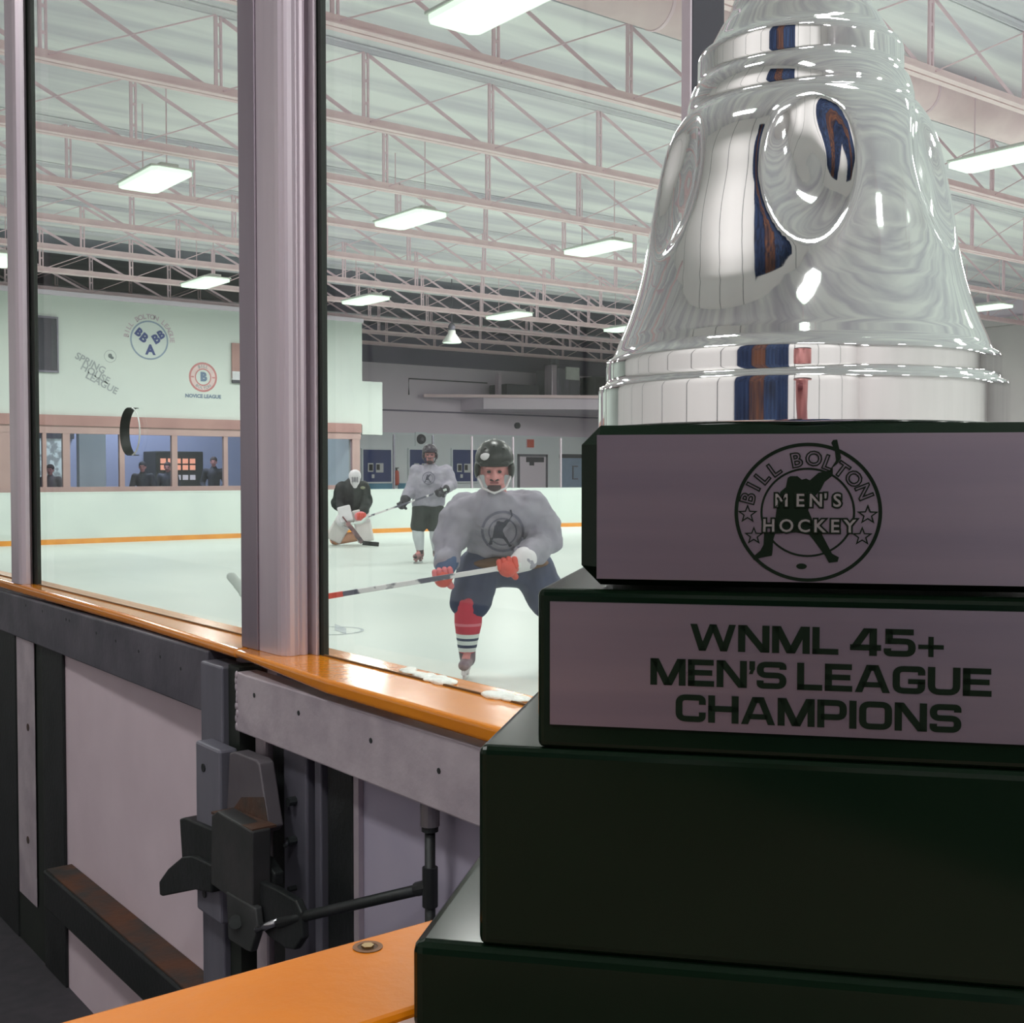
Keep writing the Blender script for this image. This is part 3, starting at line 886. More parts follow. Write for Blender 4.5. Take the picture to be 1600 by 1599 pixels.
plate('lever_arm', [(390, 1372), (428, 1388), (461, 1407), (470, 1427), (472, 1467), (459, 1485), (446, 1483), (420, 1465), (392, 1432)], .884, .014, STEEL_DARK)
plate('rear_plate', [(392, 1330), (414, 1345), (428, 1366), (428, 1386), (398, 1376)], .905, .02, STEEL_DARK)
p, q = at(372, 1443, 0, .858), at(372, 1443, 0, .87)
b = BM(); tube(b, [at(368, 1441, 0, .86), at(368, 1441, 0, .87)], .012, 12); obj('bolt_head', b, STEEL_DARK, gl)
b = BM(); tube(b, [at(402, 1453, 0, .872), at(436, 1440, 0, .884)], .0065, 12); obj('pivot_pin', b, CHROME_PIN, gl, smooth=True)
b = BM(); tube(b, [at(436, 1443, 0, .884), at(468, 1434, 0, .89), at(666, 1388, 0, .957)], .0085, 12); obj('pull_rod', b, STEEL_DARK, gl, smooth=True)
T = at(672, 1385, 0, .96)
b = BM(); tube(b, [(T.x, T.y, .90), (T.x, T.y, .30)], .0078, 12); obj('drop_rod', b, STEEL_DARK, gl, smooth=True)
b = BM(); tube(b, [(T.x, T.y, T.z + .028), (T.x, T.y, T.z - .03)], .0115, 12); d_ = (at(468, 1434, 0, .89) - T).normalized(); tube(b, [T, T + d_ * .028], .0105, 12); obj('tee_fitting', b, STEEL_DARK, gl)
b = BM(); tube(b, [(T.x, T.y, .945), (T.x, T.y, .906)], .0145, 16); obj('steel_socket', b, mat('socket_steel', srgb(140, 134, 138), .35, .8), gl, smooth=False)
b = BM(); tube(b, [(T.x, T.y, .906), (T.x, T.y, .898)], .0125, 16); obj('socket_collar', b, STEEL_DARK, gl)

# ------------------------------------------------------------------ stanchions and glass
ZT = 3.2


def stanchion(label, dx, dy, flange=True):
    t = thing('glass_stanchion', label, 'post', (1.0 + dx, 1.95 + dy, ZS), 0)
    o = Vector((dx, dy, ZS))
    prof = [(.9795, 1.955), (.981, 1.944), (.986, 1.939), (.9875, 1.934), (.992, 1.9305), (1.0, 1.929), (1.006, 1.931), (1.0095, 1.935), (1.0125, 1.934),
            (1.016, 1.930), (1.021, 1.928), (1.0262, 1.929), (1.0275, 1.935), (1.0285, 1.945), (1.0345, 1.945), (1.0352, 1.914), (1.0365, 1.912), (1.0408, 1.912), (1.0425, 1.914), (1.0425, 2.03), (.9795, 2.03)]
    if not flange:
        prof = [(1.004, 1.98), (1.005, 1.955), (1.010, 1.940), (1.02, 1.934), (1.032, 1.934), (1.040, 1.940), (1.0425, 1.95), (1.0425, 2.03), (1.004, 2.03)]
    b = BM(); prism(b, [o + Vector((x, y, 0)) for x, y in prof], (0, 0, ZT - ZS)); obj('profile', b, ALU, t, bev=.0008)
    if flange:
        b = BM(); box(b, .976 + dx, 1.03 + dx, 2.031 + dy, 2.10 + dy, ZS, ZT); obj('flange', b, mat('flange_alu', srgb(150, 138, 150), .42, .7, c2=srgb(140, 128, 140), scale=10, stretch=(1, 1, .1)), t, bev=.002)
    b = BM(); box(b, 1.0432 + dx, 1.0535 + dx, 1.90 + dy, 2.05 + dy, ZS, ZT); obj('gasket', b, BLACK_RUBBER, t)
    return t


stanchion('wide grooved aluminium post in the middle of the glass, on the yellow cap', 0, 0)
stanchion('rounded aluminium post at the left picture edge, on the yellow cap', 0, 1.735, False)
t = thing('gate_post', 'glass post coloured dark for shade, rising behind the bell', 'post', (1.0, .95, ZS))
b = BM(); box(b, .988, 1.042, .944, .956, ZS, ZT); obj('post_body', b, mat('post_shaded', srgb(62, 60, 72), .5, .2), t, bev=.002)  # shade on the post is put into its dark colour
b = BM(); box(b, .985, .9878, .944, .957, ZS, ZT); obj('edge_strip', b, ALU, t)


def pane(y0, y1, hole=None):
    x0, x1 = 1.0465, 1.0565
    b = BM()
    if hole is None:
        box(b, x0, x1, y0, y1, ZS + .003, ZT)
        return b
    hy, hz, r = hole
    n = 48
    for x in (x0, x1):
        pass
    inner = [(hy + r * math.cos(2 * PI * k / n), hz + r * math.sin(2 * PI * k / n)) for k in range(n)]

    def rect_pt(a):
        c, s = math.cos(a), math.sin(a)
        t = min(((y1 - hy) / c if c > 1e-9 else (y0 - hy) / c if c < -1e-9 else 1e9), ((ZT - hz) / s if s > 1e-9 else (ZS + .003 - hz) / s if s < -1e-9 else 1e9))
        return (hy + c * t, hz + s * t)
    corners = [(y1, ZT), (y0, ZT), (y0, ZS + .003), (y1, ZS + .003)]
    angs = sorted(set([2 * PI * k / n for k in range(n)] + [math.atan2(z - hz, y - hy) % (2 * PI) for y, z in corners]))
    rows = []
    for a in angs:
        i = (hy + r * math.cos(a), hz + r * math.sin(a)); o = rect_pt(a)
        rows.append([b.verts.new((x0, *i)), b.verts.new((x0, *o)), b.verts.new((x1, *o)), b.verts.new((x1, *i))])
    for k in range(len(rows)):
        a, c = rows[k], rows[(k + 1) % len(rows)]
        for j in range(4):
            b.faces.new((a[j], a[(j + 1) % 4], c[(j + 1) % 4], c[j]))
    return b


EDGE_BRIGHT = mat('hole_bright_edge', srgb(210, 216, 214), .3)
HOLE = (2.866, 1.522, .0575)
g1 = thing('rink_glass', 'clear rink glass pane with a round talk hole, left of the middle post', 'glass pane', (1.05, 2.8, ZS), 0, 'rink glass panes')
obj('pane', pane(2.055, 3.634, HOLE), GLASS, g1)
b = BM()
def arc_rim(bm, a0, a1, x0, x1, r0, r1, n=40):
    rows = []
    for k in range(n + 1):
        a = R(a0 + (a1 - a0) * k / n)
        c, s_ = math.cos(a), math.sin(a)
        rows.append([bm.verts.new((x, HOLE[0] + c * r, HOLE[1] + s_ * r)) for x, r in ((x0, r0), (x0, r1), (x1, r1), (x1, r0))])
    for a, c in zip(rows, rows[1:]):
        for q in range(4):
            bm.faces.new((a[q], a[(q + 1) % 4], c[(q + 1) % 4], c[q]))
    bm.faces.new(rows[0]); bm.faces.new(rows[-1][::-1])


arc_rim(b, -97, 97, 1.0395, 1.0635, .0568, .0585)  # black half arc painted for the glass edge that refraction darkens
obj('hole_dark_edge', b, BLACK_RUBBER, g1)
b = BM(); arc_rim(b, 97, 263, 1.0455, 1.0485, .0565, .0585); obj('hole_bright_edge', b, EDGE_BRIGHT, g1)  # pale half arc painted for the bright side of the glass edge
g2 = thing('rink_glass', 'clear rink glass pane between the middle post and the bell', 'glass pane', (1.05, 1.4, ZS), 0, 'rink glass panes')
obj('pane', pane(.99, 1.905), GLASS, g2)
g3 = thing('rink_glass', 'clear rink glass pane at the left picture edge, beyond the left post', 'glass pane', (1.05, 4.5, ZS), 0, 'rink glass panes')
obj('pane', pane(3.78, 6.8), GLASS, g3)
for t, y0, y1 in ((g1, 2.055, 3.634), (g2, .99, 1.9), (g3, 3.78, 6.8)):
    b = BM(); box(b, 1.043, 1.0462, y0, y1, ZS, ZS + .003); obj('bottom_seal', b, mat('seal_brown', srgb(96, 70, 40), .6), t)
# snow scraped onto the ice side of the cap
SNOW = mat('snow', srgb(226, 228, 224), .8, bump=.3, bscale=60)
b = BM()
for (u0, v0), (u1, v1), n_ in (((632, 1049), (706, 1071), 26), ((768, 1088), (812, 1096), 14)):
    A_, B2 = at(u0, v0, 2, ZS), at(u1, v1, 2, ZS)
    for i in range(n_):
        p = A_ + (B2 - A_) * rnd.random()
        ell(b, (p.x + (rnd.random() - .5) * .022, p.y, ZS + .002), (.008 + rnd.random() * .008, .012 + rnd.random() * .014, .003 + rnd.random() * .004), None, 8, 6)
o = obj('snow_scrapings', b, SNOW, smooth=True, remesh=.0025, smooth_it=2)
tag(o, 'little strip of scraped snow on the ice side of the yellow cap', 'snow'); o['kind'] = 'stuff'

# ------------------------------------------------------------------ bench divider ledge in front
ld = thing('bench_ledge', 'smooth yellow ledge across the foreground, carrying the trophy', 'ledge', (.3, .66, 1.06))
b = BM(); box(b, -1.5, .92, .607, .727, 1.062, ZS); obj('yellow_cap', b, YELLOW_LEDGE, ld, bev=.006, seg=3)
b = BM(); box(b, -1.5, .92, .05, .604, 1.055, ZS - .001); obj('grey_shelf', b, mat('shelf_pink', srgb(176, 140, 128), .5), ld, bev=.004)
b = BM(); box(b, -1.5, .92, .10, .70, 0, 1.055); obj('body', b, PANEL_R, ld)
c = Vector((.422, .708, ZS + .0006))
bt = thing('ledge_bolt', 'countersunk brass bolt in the yellow ledge beside the plinth', 'bolt', c)
b = BM(); ring(b, c, (1, 0, 0), (0, 1, 0), .0072, .0105, 32); obj('recess_rim', b, mat('recess_rim_shade', srgb(110, 64, 18), .5), bt)  # flat ring and disc coloured dark for the shade in the bolt hole
b = BM(); disc(b, c - Vector((0, 0, .0003)), (1, 0, 0), (0, 1, 0), .0074); obj('recess_floor', b, mat('recess_shade', srgb(70, 44, 20), .6), bt)
b = BM(); tube(b, [c, c + Vector((0, 0, .0012))], .0045, 6); obj('bolt_head', b, mat('brass', srgb(190, 160, 110), .3, 1.0), bt)

# ------------------------------------------------------------------ trophy
FWH = Vector((math.sin(YAW), math.cos(YAW), 0))
TX = (RT * .979 - FWH * .2045).normalized()
TY = Vector((-TX.y, TX.x, 0))
O = Vector((.375, .582, ZS))
tr = thing('trophy', 'big silver bell trophy on a stepped black plinth with engraved plates', 'trophy', O, math.atan2(TX.y, TX.x))
SC = .2315                      # plinth centre, measured along its front


def tp(s, t, z):
    return O + TX * s + TY * t + Vector((0, 0, z - ZS))


def sfront(u):
    """distance along the plinth front for a photo column u"""
    k = (u - 800) / FPX
    a0 = (O - CP).dot(RT); f0 = (O - CP).dot(FWH)
    return (k * f0 - a0) / (TX.dot(RT) - k * TX.dot(FWH))


def zfront(u, v):
    s = sfront(u)
    p = O + TX * s
    return HC - (v - 740) / FPX * (p - Vector((0, 0, 0))).dot(FWH)


s1, s2, s3, s4 = sfront(640), sfront(745), sfront(838), sfront(903)
z1, z2, z3, z4 = zfront(640, 1480), zfront(745, 1169), zfront(838, 921), zfront(905, 664)
TD = .285
tiers = [(s1, ZS, z1, 0.0, .007), (s2, z1, z2, .0015, .005), (s3, z2, z3, .003, .004), (s4, z3 + .002, z4, .003, .011)]
for s0, za, zb, t0, bv in tiers:
    b = BM(); box(b, s0, 2 * SC - s0, t0, TD - t0, za - ZS, zb - ZS); obj('plinth_tier', b, PLASTIC, tr, bev=bv, seg=1 if bv > .01 else 3, world=False)


def tplate(name, ul, vl, vb):
    s0 = sfront(ul)
    za, zb = zfront(ul, vb), zfront(ul, vl)
    b = BM(); box(b, s0, 2 * SC - s0, .0012, .004, za - ZS, zb - ZS)
    return obj(name, b, PLATE, tr, world=False), (za + zb) / 2


pl_top, zc1 = tplate('logo_plate', 932, 680, 905)
pl_low, zc2 = tplate('text_plate', 859, 941, 1135)

# wide square letters for the plate
V, H = .292, .212


def Rr(b, x0, y0, x1, y1):
    flat(b, [(x0, y0, 0), (x1, y0, 0), (x1, y1, 0), (x0, y1, 0)])


def Dd(b, x0, y0, x1, y1, h):
    flat(b, [(x0 - h, y0, 0), (x0 + h, y0, 0), (x1 + h, y1, 0), (x1 - h, y1, 0)])


def Pp(b, pts, rad=.2, closed=False):
    k = H / V
    P = [Vector((x * k, y)) for x, y in pts]
    n = len(P)
    out = []
    for i in range(n):
        if not closed and i in (0, n - 1):
            out.append(P[i]); continue
        p, a, c = P[i], P[i - 1], P[(i + 1) % n]
        da, dc = (a - p), (c - p)
        r = min(rad, da.length * .49, dc.length * .49)
        da.normalize(); dc.normalize()
        for t in range(7):
            f = t / 6
            q = (p + da * r) * (1 - f) ** 2 + p * 2 * f * (1 - f) + (p + dc * r) * f * f
            out.append(q)
    m = len(out)
    L, Rt = [], []
    for i in range(m):
        if closed:
            d = out[(i + 1) % m] - out[i - 1]
        else:
            d = out[min(i + 1, m - 1)] - out[max(i - 1, 0)]
        d.normalize()
        nrm = Vector((-d.y, d.x)) * H / 2
        L.append(out[i] + nrm); Rt.append(out[i] - nrm)
    for i in range(m if closed else m - 1):
        j = (i + 1) % m
        flat(b, [(L[i].x / k, L[i].y, 0), (L[j].x / k, L[j].y, 0), (Rt[j].x / k, Rt[j].y, 0), (Rt[i].x / k, Rt[i].y, 0)])


def glyph(ch, b):
    v, h = V / 2, H / 2
    if ch == 'W':
        for x0, x1 in ((.13, .49), (.93, .49), (.93, 1.37), (1.73, 1.37)):
            Dd(b, x1, 0, x0, 1, .14)
        return 1.86
    if ch == 'N':
        w = 1.28; Rr(b, 0, 0, V, 1); Rr(b, w - V, 0, w, 1); Dd(b, w - .18, 0, .18, 1, .18); return w
    if ch == 'M':
        w = 1.52; Rr(b, 0, 0, V, 1); Rr(b, w - V, 0, w, 1); Dd(b, w / 2, 0, .19, 1, .17); Dd(b, w / 2, 0, w - .19, 1, .17); return w
    if ch == 'L':
        Rr(b, 0, 0, V, 1); Rr(b, 0, 0, 1.04, H); return 1.04
    if ch == 'E':
        Rr(b, 0, 0, V, 1); Rr(b, 0, 0, 1.12, H); Rr(b, 0, 1 - H, 1.1, 1); Rr(b, 0, .41, 1.04, .41 + H * .95); return 1.12
    if ch == 'A':
        Dd(b, .15, 0, .62, 1, .15); Dd(b, 1.27, 0, .80, 1, .15); Rr(b, .3, .19, 1.12, .19 + H * .9); Rr(b, .55, 1 - H, .87, 1); return 1.42
    if ch == 'H':
        w = 1.28; Rr(b, 0, 0, V, 1); Rr(b, w - V, 0, w, 1); Rr(b, 0, .41, w, .41 + H); return w
    if ch == 'I':
        Rr(b, 0, 0, V, 1); return V
    if ch == 'O':
        w = 1.32; Pp(b, [(v, h), (w - v, h), (w - v, 1 - h), (v, 1 - h)], .22, True); return w
    if ch == 'C':
        w = 1.28; Pp(b, [(w - v, .36), (w - v, h), (v, h), (v, 1 - h), (w - v, 1 - h), (w - v, .64)], .22); return w
    if ch == 'G':
        w = 1.3; Pp(b, [(w - v, .46), (w - v, h), (v, h), (v, 1 - h), (w - v, 1 - h), (w - v, .68)], .22); Rr(b, .62, .36, w, .36 + H * .85); return w
    if ch == 'S':
        w = 1.24; Pp(b, [(v, .30), (v, h), (w - v, h), (w - v, .5), (v, .5), (v, 1 - h), (w - v, 1 - h), (w - v, .72)], .2); return w
    if ch == 'U':
        w = 1.28; Pp(b, [(v, 1), (v, h), (w - v, h), (w - v, 1)], .24); return w
    if ch == 'P':
        w = 1.2; Rr(b, 0, 0, V, 1); Pp(b, [(v, 1 - h), (w - v, 1 - h), (w - v, .32 + h * .6), (v, .32 + h * .6)], .2); return w
    if ch == '4':
        w = 1.24; Rr(b, w - .46, 0, w - .46 + V, 1); Rr(b, .02, .19, w, .19 + H); Dd(b, .17, .26, .72, 1, .17); Rr(b, .62, .84, w - .3, 1); return w
    if ch == '5':
        w = 1.24; Rr(b, .06, 1 - H, w - .08, 1); Rr(b, .06, .45, .06 + V, 1); Pp(b, [(.15, .45 + h), (w - v, .45 + h), (w - v, h), (v, h), (v, .29)], .2); return w
    if ch == '+':
        Rr(b, 0, .30, .98, .46); Rr(b, .39, 0.02, .59, .75); return .98
    if ch == "'":
        Rr(b, 0, .68, .24, 1); Dd(b, .06, .52, .14, .70, .08); return .24
    return .34


def line(bm, s, x0, x1, zlo, height, tilt=0):
    b = BM()
    x = 0
    for ch in s:
        g = BM()
        w = glyph(ch, g)
        g.transform(Matrix.Translation((x, 0, 0)))
        me = bpy.data.meshes.new('g'); g.to_mesh(me); g.free(); b.from_mesh(me); bpy.data.meshes.remove(me)
        x += w + (.0 if ch == ' ' else (.10 if ch not in "'" else .07))
    tot = x - .1
    k = (x1 - x0) / tot
    b.transform(Matrix(((k, 0, 0, x0), (0, 0, 0, .0008), (0, height, 0, zlo), (0, 0, 0, 1))))
    me = bpy.data.meshes.new('g'); b.to_mesh(me); b.free(); bm.from_mesh(me); bpy.data.meshes.remove(me)


b = BM()
for s, ul, ur, vt, vb in (('WNML 45+', 1080, 1478, 976, 1018), ("MEN'S LEAGUE", 1017, 1554, 1030, 1072), ('CHAMPIONS', 1057, 1507, 1087, 1130)):
    um = (ul + ur) / 2
    za = zfront(ul, vb); zb = zfront(ul, vt)
    line(b, s, sfront(ul), sfront(ur), za - ZS, zb - za)
obj('engraved_lettering', b, INK, pl_low, world=False)

# round emblem on the upper plate, drawn in plate coordinates
LS, LZ = sfront(1262), zfront(1262, 801) - ZS
LR = .0376


def lp(cx, cy, t=.0008):
    """photo-crop units (597 = outer radius) to plate points"""
    return Vector((LS + (cx - 783) / 597 * LR * 1.03, t, LZ - (cy - 717) / 597 * LR))


b = BM()
e1, e2, lc = Vector((1.03, 0, 0)), Vector((0, 0, 1)), Vector((LS, .0009, LZ))
ring(b, lc, e1, e2, LR * .955, LR * 1.005, 96)
ring(b, lc, e1, e2, LR * .615, LR * .645, 72)
obj('emblem_rings', b, INK, pl_top, world=False)
SIL = [(970, 120), (985, 95), (1018, 92), (1035, 170), (1052, 250), (1020, 300), (985, 330), (985, 400), (920, 455), (890, 520), (850, 570), (800, 620), (790, 700), (815, 760), (850, 850), (900, 900), (950, 1000),
       (985, 1070), (1040, 1100), (1030, 1140), (960, 1150), (930, 1090), (880, 1020), (830, 950), (800, 910), (690, 890), (520, 905), (505, 960), (500, 1060), (495, 1095), (400, 1115), (345, 1135), (335, 1110),
       (400, 1050), (425, 1000), (430, 900), (500, 880), (520, 780), (530, 700), (545, 620), (560, 540), (605, 500), (620, 420), (640, 405), (700, 405), (735, 435), (770, 425), (800, 440), (870, 375), (960, 355), (1010, 270), (1000, 190)]
b = BM(); SV = [b.verts.new(lp(x, y, .0007)) for x, y in SIL]
from mathutils.geometry import tessellate_polygon
for tri in tessellate_polygon([[Vector((x, y, 0)) for x, y in SIL]]):
    b.faces.new([SV[i] for i in tri])
obj('player_silhouette', b, INK, pl_top, world=False)
b = BM(); disc(b, lp(738, 1183, .0008), (1, 0, 0), (0, 0, 1), LR * .075, 24, LR * .042); obj('puck_mark', b, INK, pl_top, world=False)
b = BM()
for cx, cy, rr in ((292, 735, 88), (345, 925, 85), (1268, 735, 92), (1225, 920, 88)):
    P5 = [(cx + rr * (1 if k % 2 == 0 else .42) * math.sin(PI * k / 5), cy - rr * (1 if k % 2 == 0 else .42) * math.cos(PI * k / 5)) for k in range(10)]
    Q5 = [(cx + (x - cx) * .66, cy + (y - cy) * .66) for x, y in P5]
    for k in range(10):
        j = (k + 1) % 10
        flat(b, [lp(*P5[k]), lp(*P5[j]), lp(*Q5[j]), lp(*Q5[k])])
obj('stars', b, INK, pl_top, world=False)
LB = (1.03, 0, 0)


def ltext(bm, ch, size, cx, cy, ang, t, **k):
    c, s = math.cos(ang), math.sin(ang)
    text(bm, ch, size, basis(lp(cx, cy, t), (c, 0, s), (-s, 0, c)), **k)


ARC = [('B', 300, 590), ('I', 345, 488), ('L', 415, 412), ('L', 510, 340), ('B', 690, 262), ('O', 830, 250), ('L', 945, 285), ('T', 1052, 345), ('O', 1150, 420), ('N', 1232, 530)]
b = BM()
for ch, x, y in ARC:
    a = math.atan2(-(y - 717), x - 783) - PI / 2
    ltext(b, ch, LR * .285, x, y + 10, a, .0006, outline=LR * .009, bold=LR * .006)
obj('arched_letters', b, INK, pl_top, world=False)
LGREY = mat('plate_grey_letters', srgb(150, 146, 146), .4, .7)
b, b2 = BM(), BM()
for word, xs_, y in (("MEN'S", (570, 722, 850, 928, 1022), 618), ('HOCKEY', (468, 612, 755, 880, 1005, 1125), 838)):
    for ch, x in zip(word, xs_):
        ltext(b, ch, LR * .26, x, y, 0, .00055, bold=LR * .004)
        ltext(b2, ch, LR * .26, x, y, 0, .0004, outline=LR * .011, bold=LR * .018)
obj('inner_letters', b, LGREY, pl_top, world=False)
obj('inner_letter_outlines', b2, INK, pl_top, world=False)

# the bell: lathe profile with six pressed ovals
BD = .143
bc = Vector((SC - .0085, BD, z4 - ZS))
DEP = (tp(SC, BD, HC) - CP).dot(FWH)


def pz(v):
    return max(0.0, (740 - v) / FPX * DEP + HC - z4)


def pr(px):
    return px / 2 / FPX * DEP * .983


PROF = [(629, 678), (629, 612), (626, 607), (611, 604), (605, 601), (605, 570), (601, 565), (584, 560), (574, 550), (566, 540), (548, 520), (528, 495), (508, 465), (493, 438), (481, 410), (472, 380), (463, 350), (452, 320), (441, 295),
        (430, 265), (417, 240), (403, 220), (386, 204), (368, 195), (355, 191), (348, 186), (347, 172), (342, 160), (334, 148), (322, 141), (316, 137), (315, 100), (310, 94), (296, 89), (280, 82), (264, 68), (245, 50),
        (226, 40), (213, 20), (200, 5), (188, -15), (176, -40), (160, -60), (120, -72), (60, -76)]
BP = [(pr(w), pz(v)) for w, v in PROF]


def bell_r(r, z, a):
    out = r
    for k in range(6):
        th = -PI / 2 + R(2) + k * PI / 3
        da = (a - th + PI) % (2 * PI) - PI
        y = (z - pz(310)) / (pz(192) - pz(310))
        x = da * r / pr(430) / .335
        q = x * x + y * y
        if q < 1.0:
            f = 1 - q
            out -= .0095 * f * f * (3 - 2 * f)
    return out


# resample the profile finely
fine = []
for (r0, za), (r1, zb) in zip(BP, BP[1:]):
    n_ = max(1, int(abs(zb - za) / .0025))
    for i in range(n_):
        f = i / n_
        fine.append((r0 + (r1 - r0) * f, za + (zb - za) * f))
fine.append(BP[-1])
# soften the flare with a moving average, keeping the rings crisp
sm = list(fine)
for _ in range(6):
    sm2 = list(sm)
    for i in range(1, len(sm) - 1):
        z = sm[i][1]
        if pz(545) < z < pz(198):
            sm2[i] = ((sm[i - 1][0] + sm[i][0] * 2 + sm[i + 1][0]) / 4, z)
    sm = sm2
b = BM(); lathe(b, sm, bc, 192, bell_r)
bell = obj('bell', b, CHROME, tr, smooth=True, world=False)
b = BM(); lathe(b, [(pr(60), pz(-74)), (pr(70), pz(-84)), (pr(70), pz(-120)), (pr(40), pz(-130))], bc, 48); obj('crown_knob', b, CHROME, tr, smooth=True, world=False)

# ------------------------------------------------------------------ people
SKIN = mat('skin', srgb(205, 140, 138), .55, c2=srgb(196, 128, 128), scale=20)
JERSEY = mat('jersey_grey', srgb(150, 146, 158), .8, c2=srgb(136, 132, 146), scale=7, bump=.15, bscale=9)
JERSEY_D = mat('jersey_print', srgb(104, 102, 120), .8)
JERSEY_K = mat('jersey_print_dark', srgb(60, 60, 76), .8)
PANTS_N = mat('pants_navy', srgb(58, 64, 92), .7, c2=srgb(50, 56, 82), scale=8)
PANTS_K = mat('pants_black', srgb(34, 42, 40), .7)
BELT = mat('belt_brown', srgb(104, 70, 44), .7)
HELM = mat('helmet_black', srgb(18, 24, 23), .32, spec=.35)
HELM_R = mat('helmet_dark_plum', srgb(42, 32, 46), .4, spec=.35)
GLOVE_R = mat('glove_red', srgb(205, 76, 62), .6)
GLOVE_W = mat('glove_white', srgb(214, 210, 214), .6)
GLOVE_N = mat('glove_navy', srgb(62, 84, 122), .6)
GLOVE_K = mat('glove_black', srgb(36, 34, 44), .6)
SOCK_G = mat('sock_grey', srgb(190, 194, 200), .8)
SKATE = mat('skate_leather', srgb(150, 130, 138), .5, c2=srgb(90, 76, 84), scale=9)
SKATE_K = mat('skate_black', srgb(48, 40, 46), .5, c2=srgb(150, 110, 112), scale=14, lo=.5, hi=.6)
BLADE = mat('steel_blade', srgb(200, 204, 206), .2, 1.0)
WOOD = mat('stick_shaft', srgb(210, 206, 208), .4, c2=srgb(84, 84, 98), scale=5, lo=.48, hi=.52)
TAPE = mat('stick_tape', srgb(206, 214, 210), .8)
WHITE_PAD = mat('goalie_pad', srgb(216, 212, 210), .6, c2=srgb(208, 200, 200), scale=3)
DARKHAIR = mat('dark_beard', srgb(62, 46, 50), .8)
EYE = mat('eye_dark', srgb(30, 28, 30), .3)


def mat_sock():
    m = mat('striped_sock', srgb(186, 70, 84), .8)
    nt = m.node_tree
    pb = nt.nodes['Principled BSDF']
    tc = nt.nodes.new('ShaderNodeTexCoord'); sx = nt.nodes.new('ShaderNodeSeparateXYZ')
    rp = nt.nodes.new('ShaderNodeValToRGB'); rp.color_ramp.interpolation = 'CONSTANT'
    nt.links.new(tc.outputs['Object'], sx.inputs[0]); nt.links.new(sx.outputs['Z'], rp.inputs[0])
    red, wh, nv, pk = srgb(190, 66, 82), srgb(222, 226, 224), srgb(70, 76, 98), srgb(206, 120, 132)
    st = [(0, wh), (.165, red), (.19, wh), (.222, nv), (.245, wh), (.275, nv), (.295, wh), (.325, red), (.385, pk), (.405, red)]
    e = rp.color_ramp.elements
    e[0].position, e[0].color = 0, (*wh, 1)
    e[1].position, e[1].color = .165, (*red, 1)
    for p, c in st[2:]:
        n = e.new(p); n.color = (*c, 1)
    nt.links.new(rp.outputs[0], pb.inputs['Base Color'])
    return m


SOCK = mat_sock()


def head(t, body_bm, c, r=.1, yaw=0.0, tilt=0.0, hs=1.0):
    """adds skull, jaw, nose, ears to the body mesh; returns frame for eyes, mouth and headgear. Face looks along local -y."""
    M = Matrix.Translation(Vector(c)) @ Matrix.Rotation(yaw, 4, 'Z') @ Matrix.Rotation(tilt, 4, 'X') @ Matrix.Scale(hs, 4)
    g = BM()
    ell(g, (0, .012, .03), (.076, .094, .098))
    ell(g, (0, -.022, -.045), (.058, .066, .068))
    ell(g, (0, -.055, -.082), (.03, .028, .026))
    cap(g, (0, -.088, .012), (0, -.104, -.024), .011, .016)
    for s in (-1, 1):
        ell(g, (s * .078, .01, -.005), (.012, .022, .032))
        ell(g, (s * .03, -.075, -.022), (.022, .018, .02))
    cap(g, (-.045, -.08, .032), (.045, -.08, .032), .012, .012)
    ell(g, (0, -.085, -.052), (.026, .012, .008))
    g.transform(M)
    me = bpy.data.meshes.new('g'); g.to_mesh(me); g.free(); body_bm.from_mesh(me); bpy.data.meshes.remove(me)
    return M


def local(bm, M):
    bm.transform(M)
    return bm


def face_parts(t, M, beard=None):
    for s in (-1, 1):
        b = BM(); ell(b, (s * .031, -.087, .008), (.012, .008, .008), None, 10, 8); obj('eye', local(b, M), EYE, t, smooth=True, world=False)
    b = BM(); cap(b, (-.02, -.098, -.054), (.02, -.098, -.054), .005, .005); obj('mouth', local(b, M), mat('lips', srgb(130, 70, 76), .5), t, smooth=True, world=False)
    if beard:
        b = BM(); ell(b, (0, -.060, -.09), (.042, .036, .026)); ell(b, (0, -.094, -.038), (.034, .012, .009))
        obj('beard', local(b, M), beard, t, world=False, remesh=.008, smooth_it=4)


